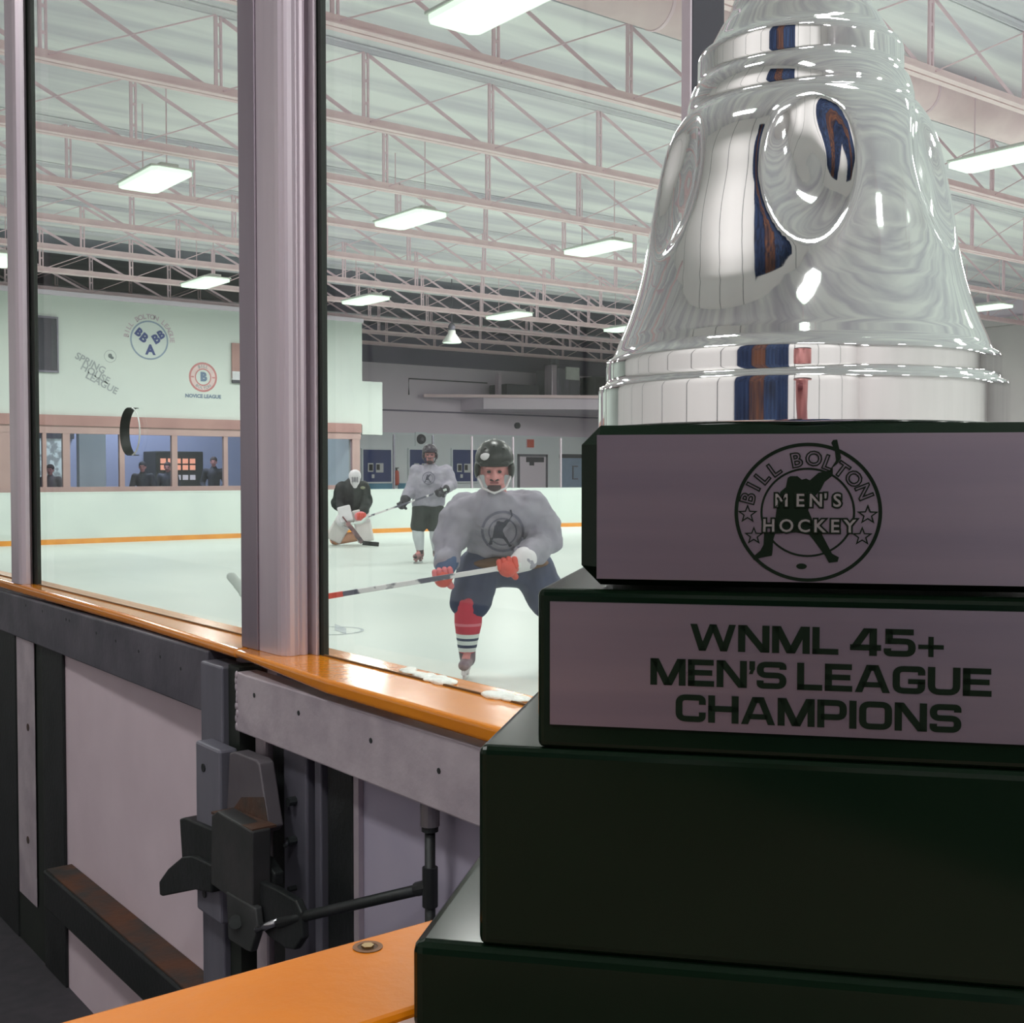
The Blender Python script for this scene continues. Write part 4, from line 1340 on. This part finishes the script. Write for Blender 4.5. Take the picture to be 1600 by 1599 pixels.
def helmet(t, M, m, visor=True, cage=False, shine=None):
    b = BM()
    g = BM(); bmesh.ops.create_uvsphere(g, u_segments=24, v_segments=16, radius=1)
    for v in list(g.verts):
        if v.co.z < -.15 and v.co.y < .2:
            v.co.z = -.15
        if v.co.z < -.55:
            v.co.z = -.55
    g.transform(Matrix.Translation((0, .012, .062)) @ Matrix.Diagonal((.112, .136, .112, 1)))
    me = bpy.data.meshes.new('g'); g.to_mesh(me); g.free(); b.from_mesh(me); bpy.data.meshes.remove(me)
    for s in (-1, 1):
        ell(b, (s * .098, .01, .0), (.02, .05, .055))
    cap(b, (-.07, -.10, .058), (.07, -.10, .058), .016, .016)
    h = obj('helmet', local(b, M), m, t, smooth=True, world=False)
    b = BM()
    for x in (-.05, 0, .05):
        cap(b, (x, -.06, .150 - abs(x) * .3), (x, .08, .156 - abs(x) * .3), .012, .012)
    obj('helmet_ridge', local(b, M), m, h, smooth=True, world=False)
    if shine:
        b = BM(); ell(b, (-.05, -.100, .10), (.03, .012, .022)); obj('helmet_badge', local(b, M), shine, h, smooth=True, world=False)
    b = BM(); tube(b, [(-.095, -.02, -.03), (-.065, -.06, -.095), (0, -.085, -.118), (.065, -.06, -.095), (.095, -.02, -.03)], .008, 8)
    obj('chin_strap', local(b, M), GLOVE_W if not cage else m, h, smooth=True, world=False)
    if cage:
        b = BM()
        for x in (-.075, -.045, -.015, .015, .045, .075):
            tube(b, [(x, -.11 + abs(x) * .4, .05), (x, -.135 + abs(x) * .5, -.03), (x, -.11 + abs(x) * .5, -.11)], .003, 5)
        for z in (.02, -.03, -.08):
            tube(b, [(-.095, -.06, z), (-.05, -.11, z), (0, -.13, z), (.05, -.11, z), (.095, -.06, z)], .003, 5)
        obj('face_cage', local(b, M), DARK, h, smooth=True, world=False)
    return h


def glove(t, w, c, grip, back, m, mf, cuffm):
    """hockey glove: cuff from wrist w to palm centre c, four fingers and a thumb closed around the shaft direction `grip`"""
    w, c, g = Vector(w), Vector(c), Vector(grip).normalized()
    f = Vector(back).normalized()              # direction the knuckles face
    f = (f - g * f.dot(g)).normalized()
    s = g.cross(f)                             # curl side
    b = BM(); cap(b, w, w + (c - w) * .45, .085, .066); cu = obj('glove_cuff', b, cuffm, t, world=False, remesh=.012, smooth_it=2)
    b = BM(); cap(b, w + (c - w) * .5, c + f * .02, .055, .062, 1, .85); ell(b, c + f * .035, (.058, .058, .058)); gl_ = obj('glove', b, m, t, world=False, remesh=.010, smooth_it=3)
    for k, (o, ln) in enumerate(((-.052, .9), (-.018, 1.0), (.016, .97), (.048, .8))):
        b = BM()
        p0 = c + g * o + f * .05 + s * .005
        p1 = c + g * o + f * .055 * ln + s * .052
        p2 = c + g * o - f * .002 + s * .066 * ln
        p3 = c + g * o - f * .036 * ln + s * .030
        cap(b, p0, p1, .021, .020); cap(b, p1, p2, .020, .019); cap(b, p2, p3, .019, .016)
        obj('finger', b, mf, gl_, world=False, remesh=.007, smooth_it=2)
    b = BM(); p0 = c - s * .035 - g * .03; p1 = c - s * .055 - f * .03 - g * .045; p2 = c - s * .015 - f * .06 - g * .035
    cap(b, p0, p1, .024, .022); cap(b, p1, p2, .022, .017); obj('thumb', b, mf, gl_, world=False, remesh=.007, smooth_it=2)
    b = BM(); ell(b, c + f * .066, (.035, .03, .035)); obj('knuckle_pad', b, m, gl_, smooth=True, world=False)


def skate(t, ank, toe, m, k=1.0):
    """boot from ankle joint towards toe direction (unit xy), with holder and blade down to the ice"""
    a = Vector(ank); d = Vector((toe[0], toe[1], 0)).normalized()
    z0 = .085
    b = BM()
    cap(b, a + Vector((0, 0, .05)), Vector((a.x, a.y, z0 + .045)) - d * .03, .062, .055)
    cap(b, Vector((a.x, a.y, z0 + .035)) - d * .04, Vector((a.x, a.y, z0 + .03)) + d * .15, .046, .042, 1, .9)
    bo = obj('skate_boot', b, m, t, world=False, remesh=.012, smooth_it=3)
    b = BM()
    p, q = Vector((a.x, a.y, .068)) - d * .085, Vector((a.x, a.y, .068)) + d * .18
    bar(b, p, q, .03, .03)
    bar(b, p + d * .03 - Vector((0, 0, .022)), p + d * .09 - Vector((0, 0, .022)), .02, .04); bar(b, q - d * .09 - Vector((0, 0, .022)), q - d * .03 - Vector((0, 0, .022)), .02, .04)
    obj('blade_holder', b, GLOVE_W if k == 1 else SKATE_K, bo, world=False, bev=.004)
    b = BM(); bar(b, p - d * .01 - Vector((0, 0, .053)), q + d * .02 - Vector((0, 0, .053)), .005, .03); obj('skate_blade', b, BLADE, bo, world=False)


def bodytubes(b, J, k=1.0):
    """one continuous body under the clothes"""
    cap(b, J['pel'], J['chest'], .15 * k, .16 * k, 1, .7)
    cap(b, J['chest'], J['neck'], .13 * k, .062, 1, .8)
    cap(b, J['neck'], Vector(J['head']) + Vector((0, .02, -.03)), .058, .055)
    for s in 'LR':
        cap(b, J['sh' + s], J['el' + s], .058, .046); cap(b, J['el' + s], J['wr' + s], .045, .032)
        cap(b, J['chest'], J['sh' + s], .10, .065)
        cap(b, J['hip' + s], J['kn' + s], .085, .06); cap(b, J['kn' + s], J['an' + s], .058, .04)
        cap(b, J['pel'], J['hip' + s], .11, .085)
        f = Vector(J['ft' + s]); a = Vector(J['an' + s])
        cap(b, a, a + Vector((0, 0, -.03)) + f * .1, .036, .026)
        h = Vector(J['gl' + s]); w = Vector(J['wr' + s])
        cap(b, w, h, .032, .036, 1, .7)
        for o in (-.03, -.01, .01, .03):
            cap(b, h + Vector((o, 0, 0)), h + Vector((o, -.03, -.02)), .010, .009)


def stick(t, a, b_, blade, tapes=(), r=.0135):
    s = obj('hockey_stick_shaft', (lambda g: (bar(g, a, b_, .022, .03), g)[1])(BM()), WOOD, t, world=False, bev=.003)
    return s


FOLD = bpy.data.textures.new('folds', 'CLOUDS')
FOLD.noise_scale = .16
FOLD.noise_depth = 2


def folds(o_, st):
    d_ = o_.modifiers.new('folds', 'DISPLACE'); d_.texture = FOLD; d_.strength = st; d_.mid_level = .5; d_.texture_coords = 'LOCAL'
    return o_


def player(t, J, o):
    b = BM(); bodytubes(b, J, o.get('k', 1))
    M = head(t, b, J['head'], yaw=o.get('yaw', 0), tilt=o.get('tilt', 0), hs=o.get('hs', 1.08))
    body = obj('body', b, SKIN, t, world=False, remesh=.010, smooth_it=2)
    face_parts(t, M, o.get('beard'))
    helmet(t, M, o['helm'], cage=o.get('cage', False), shine=o.get('shine'))
    P = {k: Vector(v) for k, v in J.items()}
    b = BM()
    w = o['w']
    hem = P['pel'] + Vector((0, -.02, o.get('hem', .04)))
    cap(b, hem, P['chest'], w * .82, w * .86, 1, .66) if False else None
    n_ = 24
    # torso as a loft of ellipses: hem, waist, chest, shoulders, neck
    lev = [(hem + Vector((0, 0, -.02)), w * .90, w * .62), (hem + (P['chest'] - hem) * .35, w * .93, w * .66), (P['chest'], w * 1.0, w * .72), (P['chest'] + (P['neck'] - P['chest']) * .5, w * .84, w * .60), (P['chest'] + (P['neck'] - P['chest']) * .84, w * .50, w * .42), (P['neck'] + Vector((0, 0, .01)), .088, .085)]
    rows = []
    for c, rx, ry in lev:
        rows.append([b.verts.new(c + Vector((rx * math.cos(2 * PI * k / n_), ry * math.sin(2 * PI * k / n_), 0))) for k in range(n_)])
    for a, c in zip(rows, rows[1:]):
        for k in range(n_):
            b.faces.new((a[k], a[(k + 1) % n_], c[(k + 1) % n_], c[k]))
    b.faces.new(rows[0][::-1]); b.faces.new(rows[-1])
    sr = o.get('sr', .125)
    for s in 'LR':
        cap(b, P['sh' + s], P['el' + s], sr, sr * .88); cap(b, P['el' + s], P['wr' + s], sr * .86, sr * .66)
        cap(b, P['chest'] + (P['neck'] - P['chest']) * .4, P['sh' + s], sr * 1.1, sr * 1.02)
    je = obj('jersey', b, JERSEY if 'jm' not in o else o['jm'], t, world=False, remesh=o.get('vox', .016), smooth_it=5)
    folds(je, o.get('fold', .05))
    b = BM(); ring(b, P['neck'] + Vector((0, 0, .012)), (1, 0, 0), (0, 1, 0), .07, .10, 24)
    # pants
    b.free(); b = BM()
    pr_ = o.get('pr', .15)
    cap(b, P['pel'] + Vector((-.06, 0, -.02)), P['pel'] + Vector((.06, 0, -.02)), .19, .19, .85, .8)
    for s in 'LR':
        cap(b, P['hip' + s], P['hip' + s] + (P['kn' + s] - P['hip' + s]) * o.get('pl', .78), pr_ * 1.05, pr_)
        cap(b, P['pel'], P['hip' + s], .17, pr_ * 1.05)
    pa = folds(obj('pants', b, o['pants'], t, world=False, remesh=.016, smooth_it=4), .03)
    for s in 'LR':
        b = BM(); cap(b, P['kn' + s] + Vector((0, 0, .04)), P['kn' + s] + (P['an' + s] - P['kn' + s]) * .30, .098, .095); cap(b, P['kn' + s] + (P['an' + s] - P['kn' + s]) * .25, P['an' + s] + Vector((0, 0, .06)), .096, .066)
        obj('sock', b, o['sock'], t, world=False, remesh=.012, smooth_it=3)
        skate(t, P['an' + s], J['ft' + s], o['skate'], o.get('sk', 1))
    return je, pa


def decal(t, je, c, r, m1, m2, figure=True):
    """printed round chest badge, wrapped on the jersey front"""
    def wrap(o_):
        sw = o_.modifiers.new('wrap', 'SHRINKWRAP'); sw.target = je; sw.wrap_method = 'PROJECT'
        sw.use_project_x = False; sw.use_project_y = True; sw.use_project_z = False; sw.use_negative_direction = True; sw.use_positive_direction = True
        sw.offset = .006; sw.cull_face = 'OFF'
    b = BM(); c = Vector(c)
    n = 48
    for r0, r1 in ((r * .88, r * 1.0), (r * .60, r * .67)):
        ring(b, c, (1, 0, 0), (0, 0, 1), r0, r1, n)
    o_ = obj('chest_badge', b, m1, je, world=False); wrap(o_)
    b = BM()
    V_ = [b.verts.new(c + Vector(((x - 783) / 597 * r, 0, -(y - 717) / 597 * r))) for x, y in SIL]
    for tri in tessellate_polygon([[Vector((x, y, 0)) for x, y in SIL]]):
        b.faces.new([V_[i] for i in tri])
    bmesh.ops.subdivide_edges(b, edges=b.edges, cuts=3, use_grid_fill=True)
    o_ = obj('badge_figure', b, m2, je, world=False); wrap(o_)


# near player, leaning over the stick towards the camera
k = .00441
gx_, gy_ = 4.755, 6.634
ang0 = R(-37.8 + .77)
nb = Vector((gx_, gy_, 0)) + Vector((math.cos(ang0), math.sin(ang0), 0)) * (45 * k)
pn = thing('person', 'hockey player leaning over a stick, grey jersey, black helmet, red gloves and striped red sock', 'person', nb, ang0)
JN = dict(pel=(.06, .14, .80), chest=(.04, -.10, 1.08), neck=(.01, -.22, 1.30), head=(-.01, -.32, 1.445),
          shL=(-.20, -.12, 1.17), shR=(.265, -.12, 1.18), elL=(-.305, -.14, .99), elR=(.34, -.14, .98), wrL=(-.325, -.32, .84), wrR=(.185, -.42, .86),
          glL=(-.345, -.40, .73), glR=(.075, -.47, .80), hipL=(-.12, .08, .76), hipR=(.25, .16, .76), knL=(-.185, -.14, .50), knR=(.40, .18, .48),
          anL=(-.20, .03, .155), anR=(.52, .60, .19), ftL=(-.12, -1, 0), ftR=(.3, -.8, 0))
je, pa = player(pn, JN, dict(helm=HELM, shine=GLOVE_W, beard=DARKHAIR, w=.29, hs=1.14, fold=.10, pants=PANTS_N, sock=SOCK, skate=SKATE, tilt=R(14), sr=.128, pr=.145, hem=.06))
b = BM(); cap(b, (-.05, .10, .815), (.17, .12, .815), .20, .20, .30, .9); ell(b, (.06, .11, .815), (.285, .20, .04)); b.free()
b = BM(); ell(b, (.07, .08, .80), (.30, .23, .055)); obj('waistband', b, BELT, pa, smooth=True, world=False)
decal(pn, je, (.045, -.6, 1.03), .145, JERSEY_D, JERSEY_K)
sa, sb = Vector((.16, -.50, .83)), Vector((-1.47, -.62, .575))
sd = (sb - sa).normalized()
glove(pn, JN['wrL'], JN['glL'], sd, (0, -1, .1), GLOVE_R, mat('glove_pink', srgb(212, 110, 116), .6), GLOVE_N)
glove(pn, JN['wrR'], JN['glR'], sd, (.1, -1, .2), GLOVE_R, GLOVE_R, GLOVE_W)
st = thing('hockey_stick', 'hockey stick with white taped blade held low by the near player', 'hockey stick', nb + Vector((0, 0, .6)), ang0)
RM[st.name] = RM[pn.name]
st.location = nb
b = BM(); bar(b, sa, sb, .024, .032); obj('shaft', b, WOOD, st, world=False, bev=.004)
b = BM(); bar(b, sa, sa + sd * .16, .03, .038); obj('butt_tape', b, TAPE, st, world=False, bev=.006)
b = BM(); bar(b, sa + sd * .72 * 1.6, sa + sd * .72 * 1.6 + sd * .18, .026, .034); obj('red_band', b, GLOVE_R, st, world=False)
b = BM(); pts_ = [sb, sb + Vector((-.05, -.01, .02)), sb + Vector((-.12, -.02, .09)), sb + Vector((-.20, -.01, .19))]
for p, q in zip(pts_, pts_[1:]):
    cap(b, p, q, .035, .04, .3, 1)
obj('taped_blade', b, TAPE, st, world=False, remesh=.012, smooth_it=2)

# standing player farther off
k = .01012
c0 = at(672, 880, 2, 0)
ang1 = R(-37.8) + math.atan((672 - 800) / FPX) * -1 * -1
ang1 = R(-37.8 + 3.94)
pm = thing('person', 'hockey player standing upright in grey jersey, black shorts and dark helmet, beside the goalie', 'person', c0, ang1)


def mp_(u, v, y=0):
    return ((u - 672) * k, y, (880 - v) * k)


JM = dict(pel=mp_(669, 792, .02), chest=mp_(674, 755, .0), neck=mp_(673, 726, -.02), head=mp_(672, 712, -.05),
          shL=mp_(652, 737), shR=mp_(697, 737), elL=mp_(643, 764, -.04), elR=mp_(706, 757, -.05), wrL=mp_(634, 780, -.18), wrR=mp_(695, 764, -.26),
          glL=mp_(629, 790, -.24), glR=mp_(687, 771, -.30), hipL=mp_(659, 795), hipR=mp_(680, 795), knL=mp_(653, 828, -.03), knR=mp_(680, 828, -.02),
          anL=mp_(656, 863), anR=mp_(682, 864), ftL=(-.55, -1, 0), ftR=(.1, -1, 0))
je, pa = player(pm, JM, dict(helm=HELM_R, w=.285, pants=PANTS_K, sock=SOCK_G, skate=SKATE_K, sr=.115, pr=.135, hem=.03, vox=.018, cage=True, sk=2, beard=DARKHAIR))
decal(pm, je, (mp_(670, 747)[0], -.5, mp_(670, 747)[2]), .10, JERSEY_D, JERSEY_K)
sa, sb = Vector(mp_(692, 766, -.34)), Vector(mp_(577, 806, -.34))
sd = (sb - sa).normalized()
glove(pm, JM['wrL'], JM['glL'], sd, (0, -1, .1), GLOVE_K, GLOVE_K, GLOVE_K)
glove(pm, JM['wrR'], JM['glR'], sd, (0, -1, .1), GLOVE_K, GLOVE_K, GLOVE_K)
st = thing('hockey_stick', 'thin hockey stick held across by the standing player', 'hockey stick', c0, ang1)
b = BM(); bar(b, sa, sb, .022, .03); obj('shaft', b, WOOD, st, world=False, bev=.003)
b = BM(); bar(b, sa - sd * .06, sa + sd * .12, .03, .036); obj('butt_tape', b, TAPE, st, world=False)
b = BM(); cap(b, sb, sb + sd * .10 + Vector((0, 0, -.05)), .03, .03, .3, 1); cap(b, sb + sd * .10 + Vector((0, 0, -.05)), sb + sd * .26 + Vector((0, -.03, -.02)), .03, .025, .3, 1); obj('blade', b, TAPE, st, world=False, remesh=.012)

# goalie, crouched low in the crease
k = .01265
c0 = at(553, 852, 2, 0)
ang2 = R(-37.8 + 7.57)
pg = thing('person', 'crouching goalie in black jersey with white mask and big white leg pads', 'person', c0, ang2)


def gp(u, v, y=0):
    return ((u - 553) * k, y, (852 - v) * k)


BLACKJ = mat('jersey_black', srgb(30, 38, 36), .8, c2=srgb(24, 30, 30), scale=7, bump=.1, bscale=9)
JG = dict(pel=gp(551, 800, .28), chest=gp(551, 768, .06), neck=gp(554, 754, -.02), head=gp(555, 747, -.10),
          shL=gp(534, 763, .02), shR=gp(568, 763, .02), elL=gp(527, 785, -.05), elR=gp(573, 782, -.05), wrL=gp(536, 797, -.22), wrR=gp(569, 797, -.25),
          glL=gp(540, 802, -.30), glR=gp(564, 808, -.36), hipL=gp(544, 802, .22), hipR=gp(559, 802, .22), knL=gp(537, 818, -.12), knR=gp(566, 806, -.12),
          anL=gp(528, 842, .25), anR=gp(569, 842, .0), ftL=(-.4, -1, 0), ftR=(.3, -1, 0))
b = BM(); bodytubes(b, JG, .95); M = head(pg, b, JG['head'], tilt=R(6))
obj('body', b, SKIN, pg, world=False, remesh=.011, smooth_it=2)
face_parts(pg, M)
b = BM()
P = {a: Vector(v) for a, v in JG.items()}
cap(b, P['pel'] + Vector((0, -.1, .0)), P['chest'], .25, .27, 1, .85); cap(b, P['chest'], P['neck'], .24, .09)
for s in 'LR':
    cap(b, P['chest'], P['sh' + s], .18, .14); cap(b, P['sh' + s], P['el' + s], .14, .12); cap(b, P['el' + s], P['wr' + s], .12, .095)
gj = folds(obj('jersey', b, BLACKJ, pg, world=False, remesh=.018, smooth_it=5), .06)
b = BM(); ell(b, gp(567, 762, -.19), (.05, .02, .03)); obj('small_patch', b, mat('patch_grey', srgb(130, 132, 110), .7), gj, smooth=True, world=False)
# mask
b = BM(); ell(b, (0, 0, .045), (.125, .145, .125)); ell(b, (0, -.06, -.05), (.095, .09, .11)); ell(b, (0, -.08, -.14), (.05, .05, .06))
mk = obj('goalie_mask', local(b, M), GLOVE_W, pg, world=False, remesh=.012, smooth_it=4)
b = BM()
for z in (.02, -.005, -.03, -.055):
    tube(b, [(-.07, -.128, z), (-.035, -.152, z), (0, -.16, z), (.035, -.152, z), (.07, -.128, z)], .0045, 6)
for x in (-.05, 0, .05):
    tube(b, [(x, -.145, .04), (x, -.158, -.02), (x, -.142, -.075)], .004, 6)
obj('mask_cage', local(b, M), STEEL_MID, mk, world=False)
b = BM(); cap(b, P['pel'], P['hipL'], .2, .19); cap(b, P['pel'], P['hipR'], .2, .19); cap(b, P['hipL'], P['knL'] + Vector((0, .1, .03)), .17, .14); cap(b, P['hipR'], P['knR'] + Vector((0, .1, .03)), .17, .14)
obj('pants', b, PANTS_K, pg, world=False, remesh=.018, smooth_it=4)
for nm, a, c, w_ in (('leg_pad', gp(563, 800, -.24), gp(572, 846, -.26), .165), ('leg_pad', gp(541, 808, -.24), gp(520, 844, -.10), .165)):
    b = BM()
    a, c = Vector(a), Vector(c)
    d_ = (c - a).normalized(); s_ = Vector((1, 0, 0)) - d_ * d_.x; s_.normalize(); f_ = s_.cross(d_).normalized()
    bar(b, a - d_ * .06, c, w_ * 2, .10, up=f_ if abs(f_.y) > .3 else (0, -1, 0))
    pd = obj(nm, b, WHITE_PAD, pg, world=False, bev=.04, seg=4)
    b = BM()
    bar(b, a + (c - a) * .30 - Vector((0, .055, 0)), a + (c - a) * .36 - Vector((0, .055, 0)), w_ * 2.02, .02, up=(0, -1, 0))
    obj('pad_roll', b, GLOVE_W, pd, world=False, bev=.008)
    skate(pg, (c.x, max(c.y, -.02) + .10, .10), (0, -1), SKATE_K, 2)
b = BM(); cap(b, gp(524, 843, -.02), gp(558, 838, -.06), .11, .10, .9, 1); obj('inner_pad', b, mat('pad_inner', srgb(214, 160, 130), .7), pg, world=False, remesh=.018, smooth_it=4)
b = BM(); bar(b, gp(537, 790, -.36), gp(543, 814, -.42), .26, .07, up=(0, -1, .2)); bl = obj('blocker', b, GLOVE_W, pg, world=False, bev=.03, seg=3)
b = BM(); ell(b, gp(533, 812, -.34), (.09, .06, .12)); obj('blocker_cuff', b, GLOVE_W, bl, smooth=True, world=False)
b = BM()
h_ = Vector(gp(564, 806, -.40))
ell(b, h_, (.11, .07, .10)); ell(b, h_ + Vector((-.07, -.02, .0)), (.06, .05, .08))
cg = obj('catching_glove', b, mat('glove_rose', srgb(222, 130, 136), .6), pg, world=False, remesh=.012, smooth_it=3)
for q in range(4):
    b = BM(); p = h_ + Vector((-.06 + q * .045, -.05, .05)); cap(b, p, p + Vector((0, -.03, -.05)), .024, .022); cap(b, p + Vector((0, -.03, -.05)), p + Vector((0, -.01, -.10)), .022, .018); obj('finger', b, GLOVE_R, cg, world=False, smooth=True)
st = thing('hockey_stick', 'goalie stick with wide paddle and dark blade flat on the ice', 'hockey stick', c0, ang2)
g0, g1_, g2_ = Vector(gp(543, 815, -.46)), Vector(gp(566, 846, -.56)), Vector(gp(591, 848.6, -.56))
b = BM(); bar(b, Vector(gp(536, 806, -.44)), g0, .025, .03, up=(0, -1, 0)); obj('shaft', b, mat('dark_red_shaft', srgb(110, 60, 66), .5), st, world=False)
b = BM(); bar(b, g0, g1_, .085, .025, up=(0, -1, 0)); obj('paddle', b, mat('paddle', srgb(150, 110, 110), .5, c2=srgb(60, 50, 56), scale=8), st, world=False, bev=.005)
b = BM(); bar(b, g1_, g2_, .025, .085); obj('blade', b, HELM, st, world=False, bev=.008)

# people in the lobby, behind the window band


def bystander(u, v, Y, label, m, hat=None, scale=1.0, lean=0.0):
    p = at(u, v, 1, Y)
    z = p.z                               # crown height
    t = thing('person', label, 'person', (p.x, Y, 0), R(-30))
    kk = z / 1.75
    b = BM()
    for s in (-1, 1):
        cap(b, (s * .10 * kk, 0, .90 * kk), (s * .11 * kk, 0, .48 * kk), .085 * kk, .06 * kk); cap(b, (s * .11 * kk, 0, .48 * kk), (s * .11 * kk, .02, .08 * kk), .058 * kk, .04 * kk)
        cap(b, (s * .11 * kk, .02, .05 * kk), (s * .12 * kk, -.16 * kk, .035 * kk), .04 * kk, .035 * kk)
        cap(b, (s * .19 * kk, 0, 1.40 * kk), (s * .27 * kk, .02, 1.12 * kk), .06 * kk, .048 * kk); cap(b, (s * .27 * kk, .02, 1.12 * kk), (s * .2 * kk, -.18 * kk, .98 * kk), .045 * kk, .03 * kk)
        h = Vector((s * .2 * kk, -.18 * kk, .98 * kk))
        cap(b, h, h + Vector((-s * .03, -.07, -.02)), .032, .03)
        for q in range(4):
            cap(b, h + Vector((-s * .03 + (q - 1.5) * .016, -.08, -.02)), h + Vector((-s * .03 + (q - 1.5) * .018, -.13 - .01 * (q % 3), -.045)), .009, .008)
        cap(b, h + Vector((-s * .02, -.03, 0)), h + Vector((-s * .065, -.07, .01)), .010, .009)
    cap(b, (0, 0, .92 * kk), (0, 0, 1.30 * kk), .14 * kk, .15 * kk, 1, .7); cap(b, (0, 0, 1.3 * kk), (0, -.01, 1.52 * kk), .12 * kk, .055 * kk)
    M = head(t, b, (lean * .03, -.04, 1.62 * kk))
    obj('body', b, SKIN, t, world=False, remesh=.014, smooth_it=2)
    face_parts(t, M)
    b = BM(); ell(b, (0, .02, .055), (.088, .104, .09)); obj('hair' if not hat else 'cap', local(b, M), hat or DARKHAIR, t, world=False, smooth=True)
    b = BM()
    cap(b, (0, 0, .86 * kk), (0, 0, 1.30 * kk), .18 * kk, .19 * kk, 1, .75); cap(b, (0, 0, 1.3 * kk), (0, -.01, 1.47 * kk), .17 * kk, .08 * kk)
    for s in (-1, 1):
        cap(b, (s * .12 * kk, 0, 1.38 * kk), (s * .19 * kk, 0, 1.38 * kk), .09 * kk, .085 * kk)
        cap(b, (s * .19 * kk, 0, 1.40 * kk), (s * .27 * kk, .02, 1.12 * kk), .082 * kk, .068 * kk); cap(b, (s * .27 * kk, .02, 1.12 * kk), (s * .21 * kk, -.16 * kk, .99 * kk), .066 * kk, .05 * kk)
    obj('jacket', b, m, t, world=False, remesh=.018, smooth_it=4)
    b = BM()
    for s in (-1, 1):
        cap(b, (s * .10 * kk, 0, .88 * kk), (s * .11 * kk, 0, .10 * kk), .11 * kk, .07 * kk)
    cap(b, (-.05, 0, .90 * kk), (.05, 0, .90 * kk), .14 * kk, .14 * kk)
    obj('trousers', b, PANTS_K, t, world=False, remesh=.018, smooth_it=3)
    return t


JK = mat('jacket_dark', srgb(44, 46, 60), .8)
JK2 = mat('jacket_slate', srgb(60, 62, 78), .8)
bystander(223, 722, 27.2, 'dark-jacketed person in a cap behind the lobby window, right of the talk hole', JK, JK2)
bystander(334, 714, 28.2, 'dark-clothed person beside the lit vending machine in the lobby', JK)
bystander(262, 723, 28.4, 'dark-clothed person at the edge of the lobby pane, left of the vending machine', JK2)
bystander(79, 727, 28.0, 'person in grey before the bright lobby window, beside the left post', mat('jacket_grey', srgb(120, 112, 118), .8))


# the person taking the picture, seen only as a reflection in the bell
PLAID = mat('blue_plaid', srgb(52, 70, 116), .8, c2=srgb(34, 36, 56), scale=14, lo=.46, hi=.54)
t = thing('person', 'person in a blue checked shirt taking the picture, mirrored in the bell', 'person', tuple(Vector((0, 0, 0)) - FWH * .34 - RT * .02), PI - YAW)
b = BM()
for s in (-1, 1):
    cap(b, (s * .10, 0, .90), (s * .11, 0, .48), .085, .06); cap(b, (s * .11, 0, .48), (s * .11, .02, .08), .058, .04)
    cap(b, (s * .11, .02, .05), (s * .12, -.16, .035), .04, .035)
    cap(b, (s * .19, 0, 1.38), (s * .25, -.02, 1.13), .055, .045); cap(b, (s * .25, -.02, 1.13), (s * .085, -.27, 1.345), .042, .03)
    h = Vector((s * .075, -.295, 1.37)); cap(b, (s * .085, -.27, 1.345), h, .03, .032)
    for q in range(4):
        cap(b, h + Vector((0, -.01, .015 + q * .017)), h + Vector((-s * .035, -.006, .02 + q * .018)), .0085, .0075)
    cap(b, h, h + Vector((-s * .03, .03, .03)), .010, .009)
cap(b, (0, 0, .92), (0, 0, 1.28), .14, .15, 1, .7); cap(b, (0, 0, 1.28), (0, -.01, 1.48), .12, .055)
M = head(t, b, (0, -.03, 1.585))
obj('body', b, SKIN, t, world=False, remesh=.011, smooth_it=2)
face_parts(t, M)
b = BM(); ell(b, (0, .03, .06), (.09, .105, .09)); obj('hair', local(b, M), DARKHAIR, t, world=False, smooth=True)
b = BM()
cap(b, (0, 0, .88), (0, 0, 1.28), .17, .185, 1, .75); cap(b, (0, 0, 1.28), (0, -.01, 1.43), .165, .08)
for s in (-1, 1):
    cap(b, (s * .12, 0, 1.36), (s * .19, 0, 1.36), .085, .08)
    cap(b, (s * .19, 0, 1.38), (s * .25, -.02, 1.13), .075, .062); cap(b, (s * .25, -.02, 1.13), (s * .10, -.25, 1.325), .06, .044)
obj('shirt', b, PLAID, t, world=False, remesh=.016, smooth_it=3)
b = BM()
for s in (-1, 1):
    cap(b, (s * .10, 0, .88), (s * .11, 0, .10), .11, .07)
cap(b, (-.05, 0, .90), (.05, 0, .90), .14, .14)
obj('trousers', b, PANTS_K, t, world=False, remesh=.018, smooth_it=3)
ph = thing('phone', 'dark phone held up by the person taking the picture', 'phone', (0, 0, HC), PI - YAW)
b = BM(); box(b, -.038, .038, .004, .012, -.09, .06); obj('phone_body', b, BLACK, ph, world=False, bev=.003)
b = BM(); box(b, -.034, .034, .0121, .0128, -.085, .055); obj('phone_screen', b, DARK, ph, world=False)
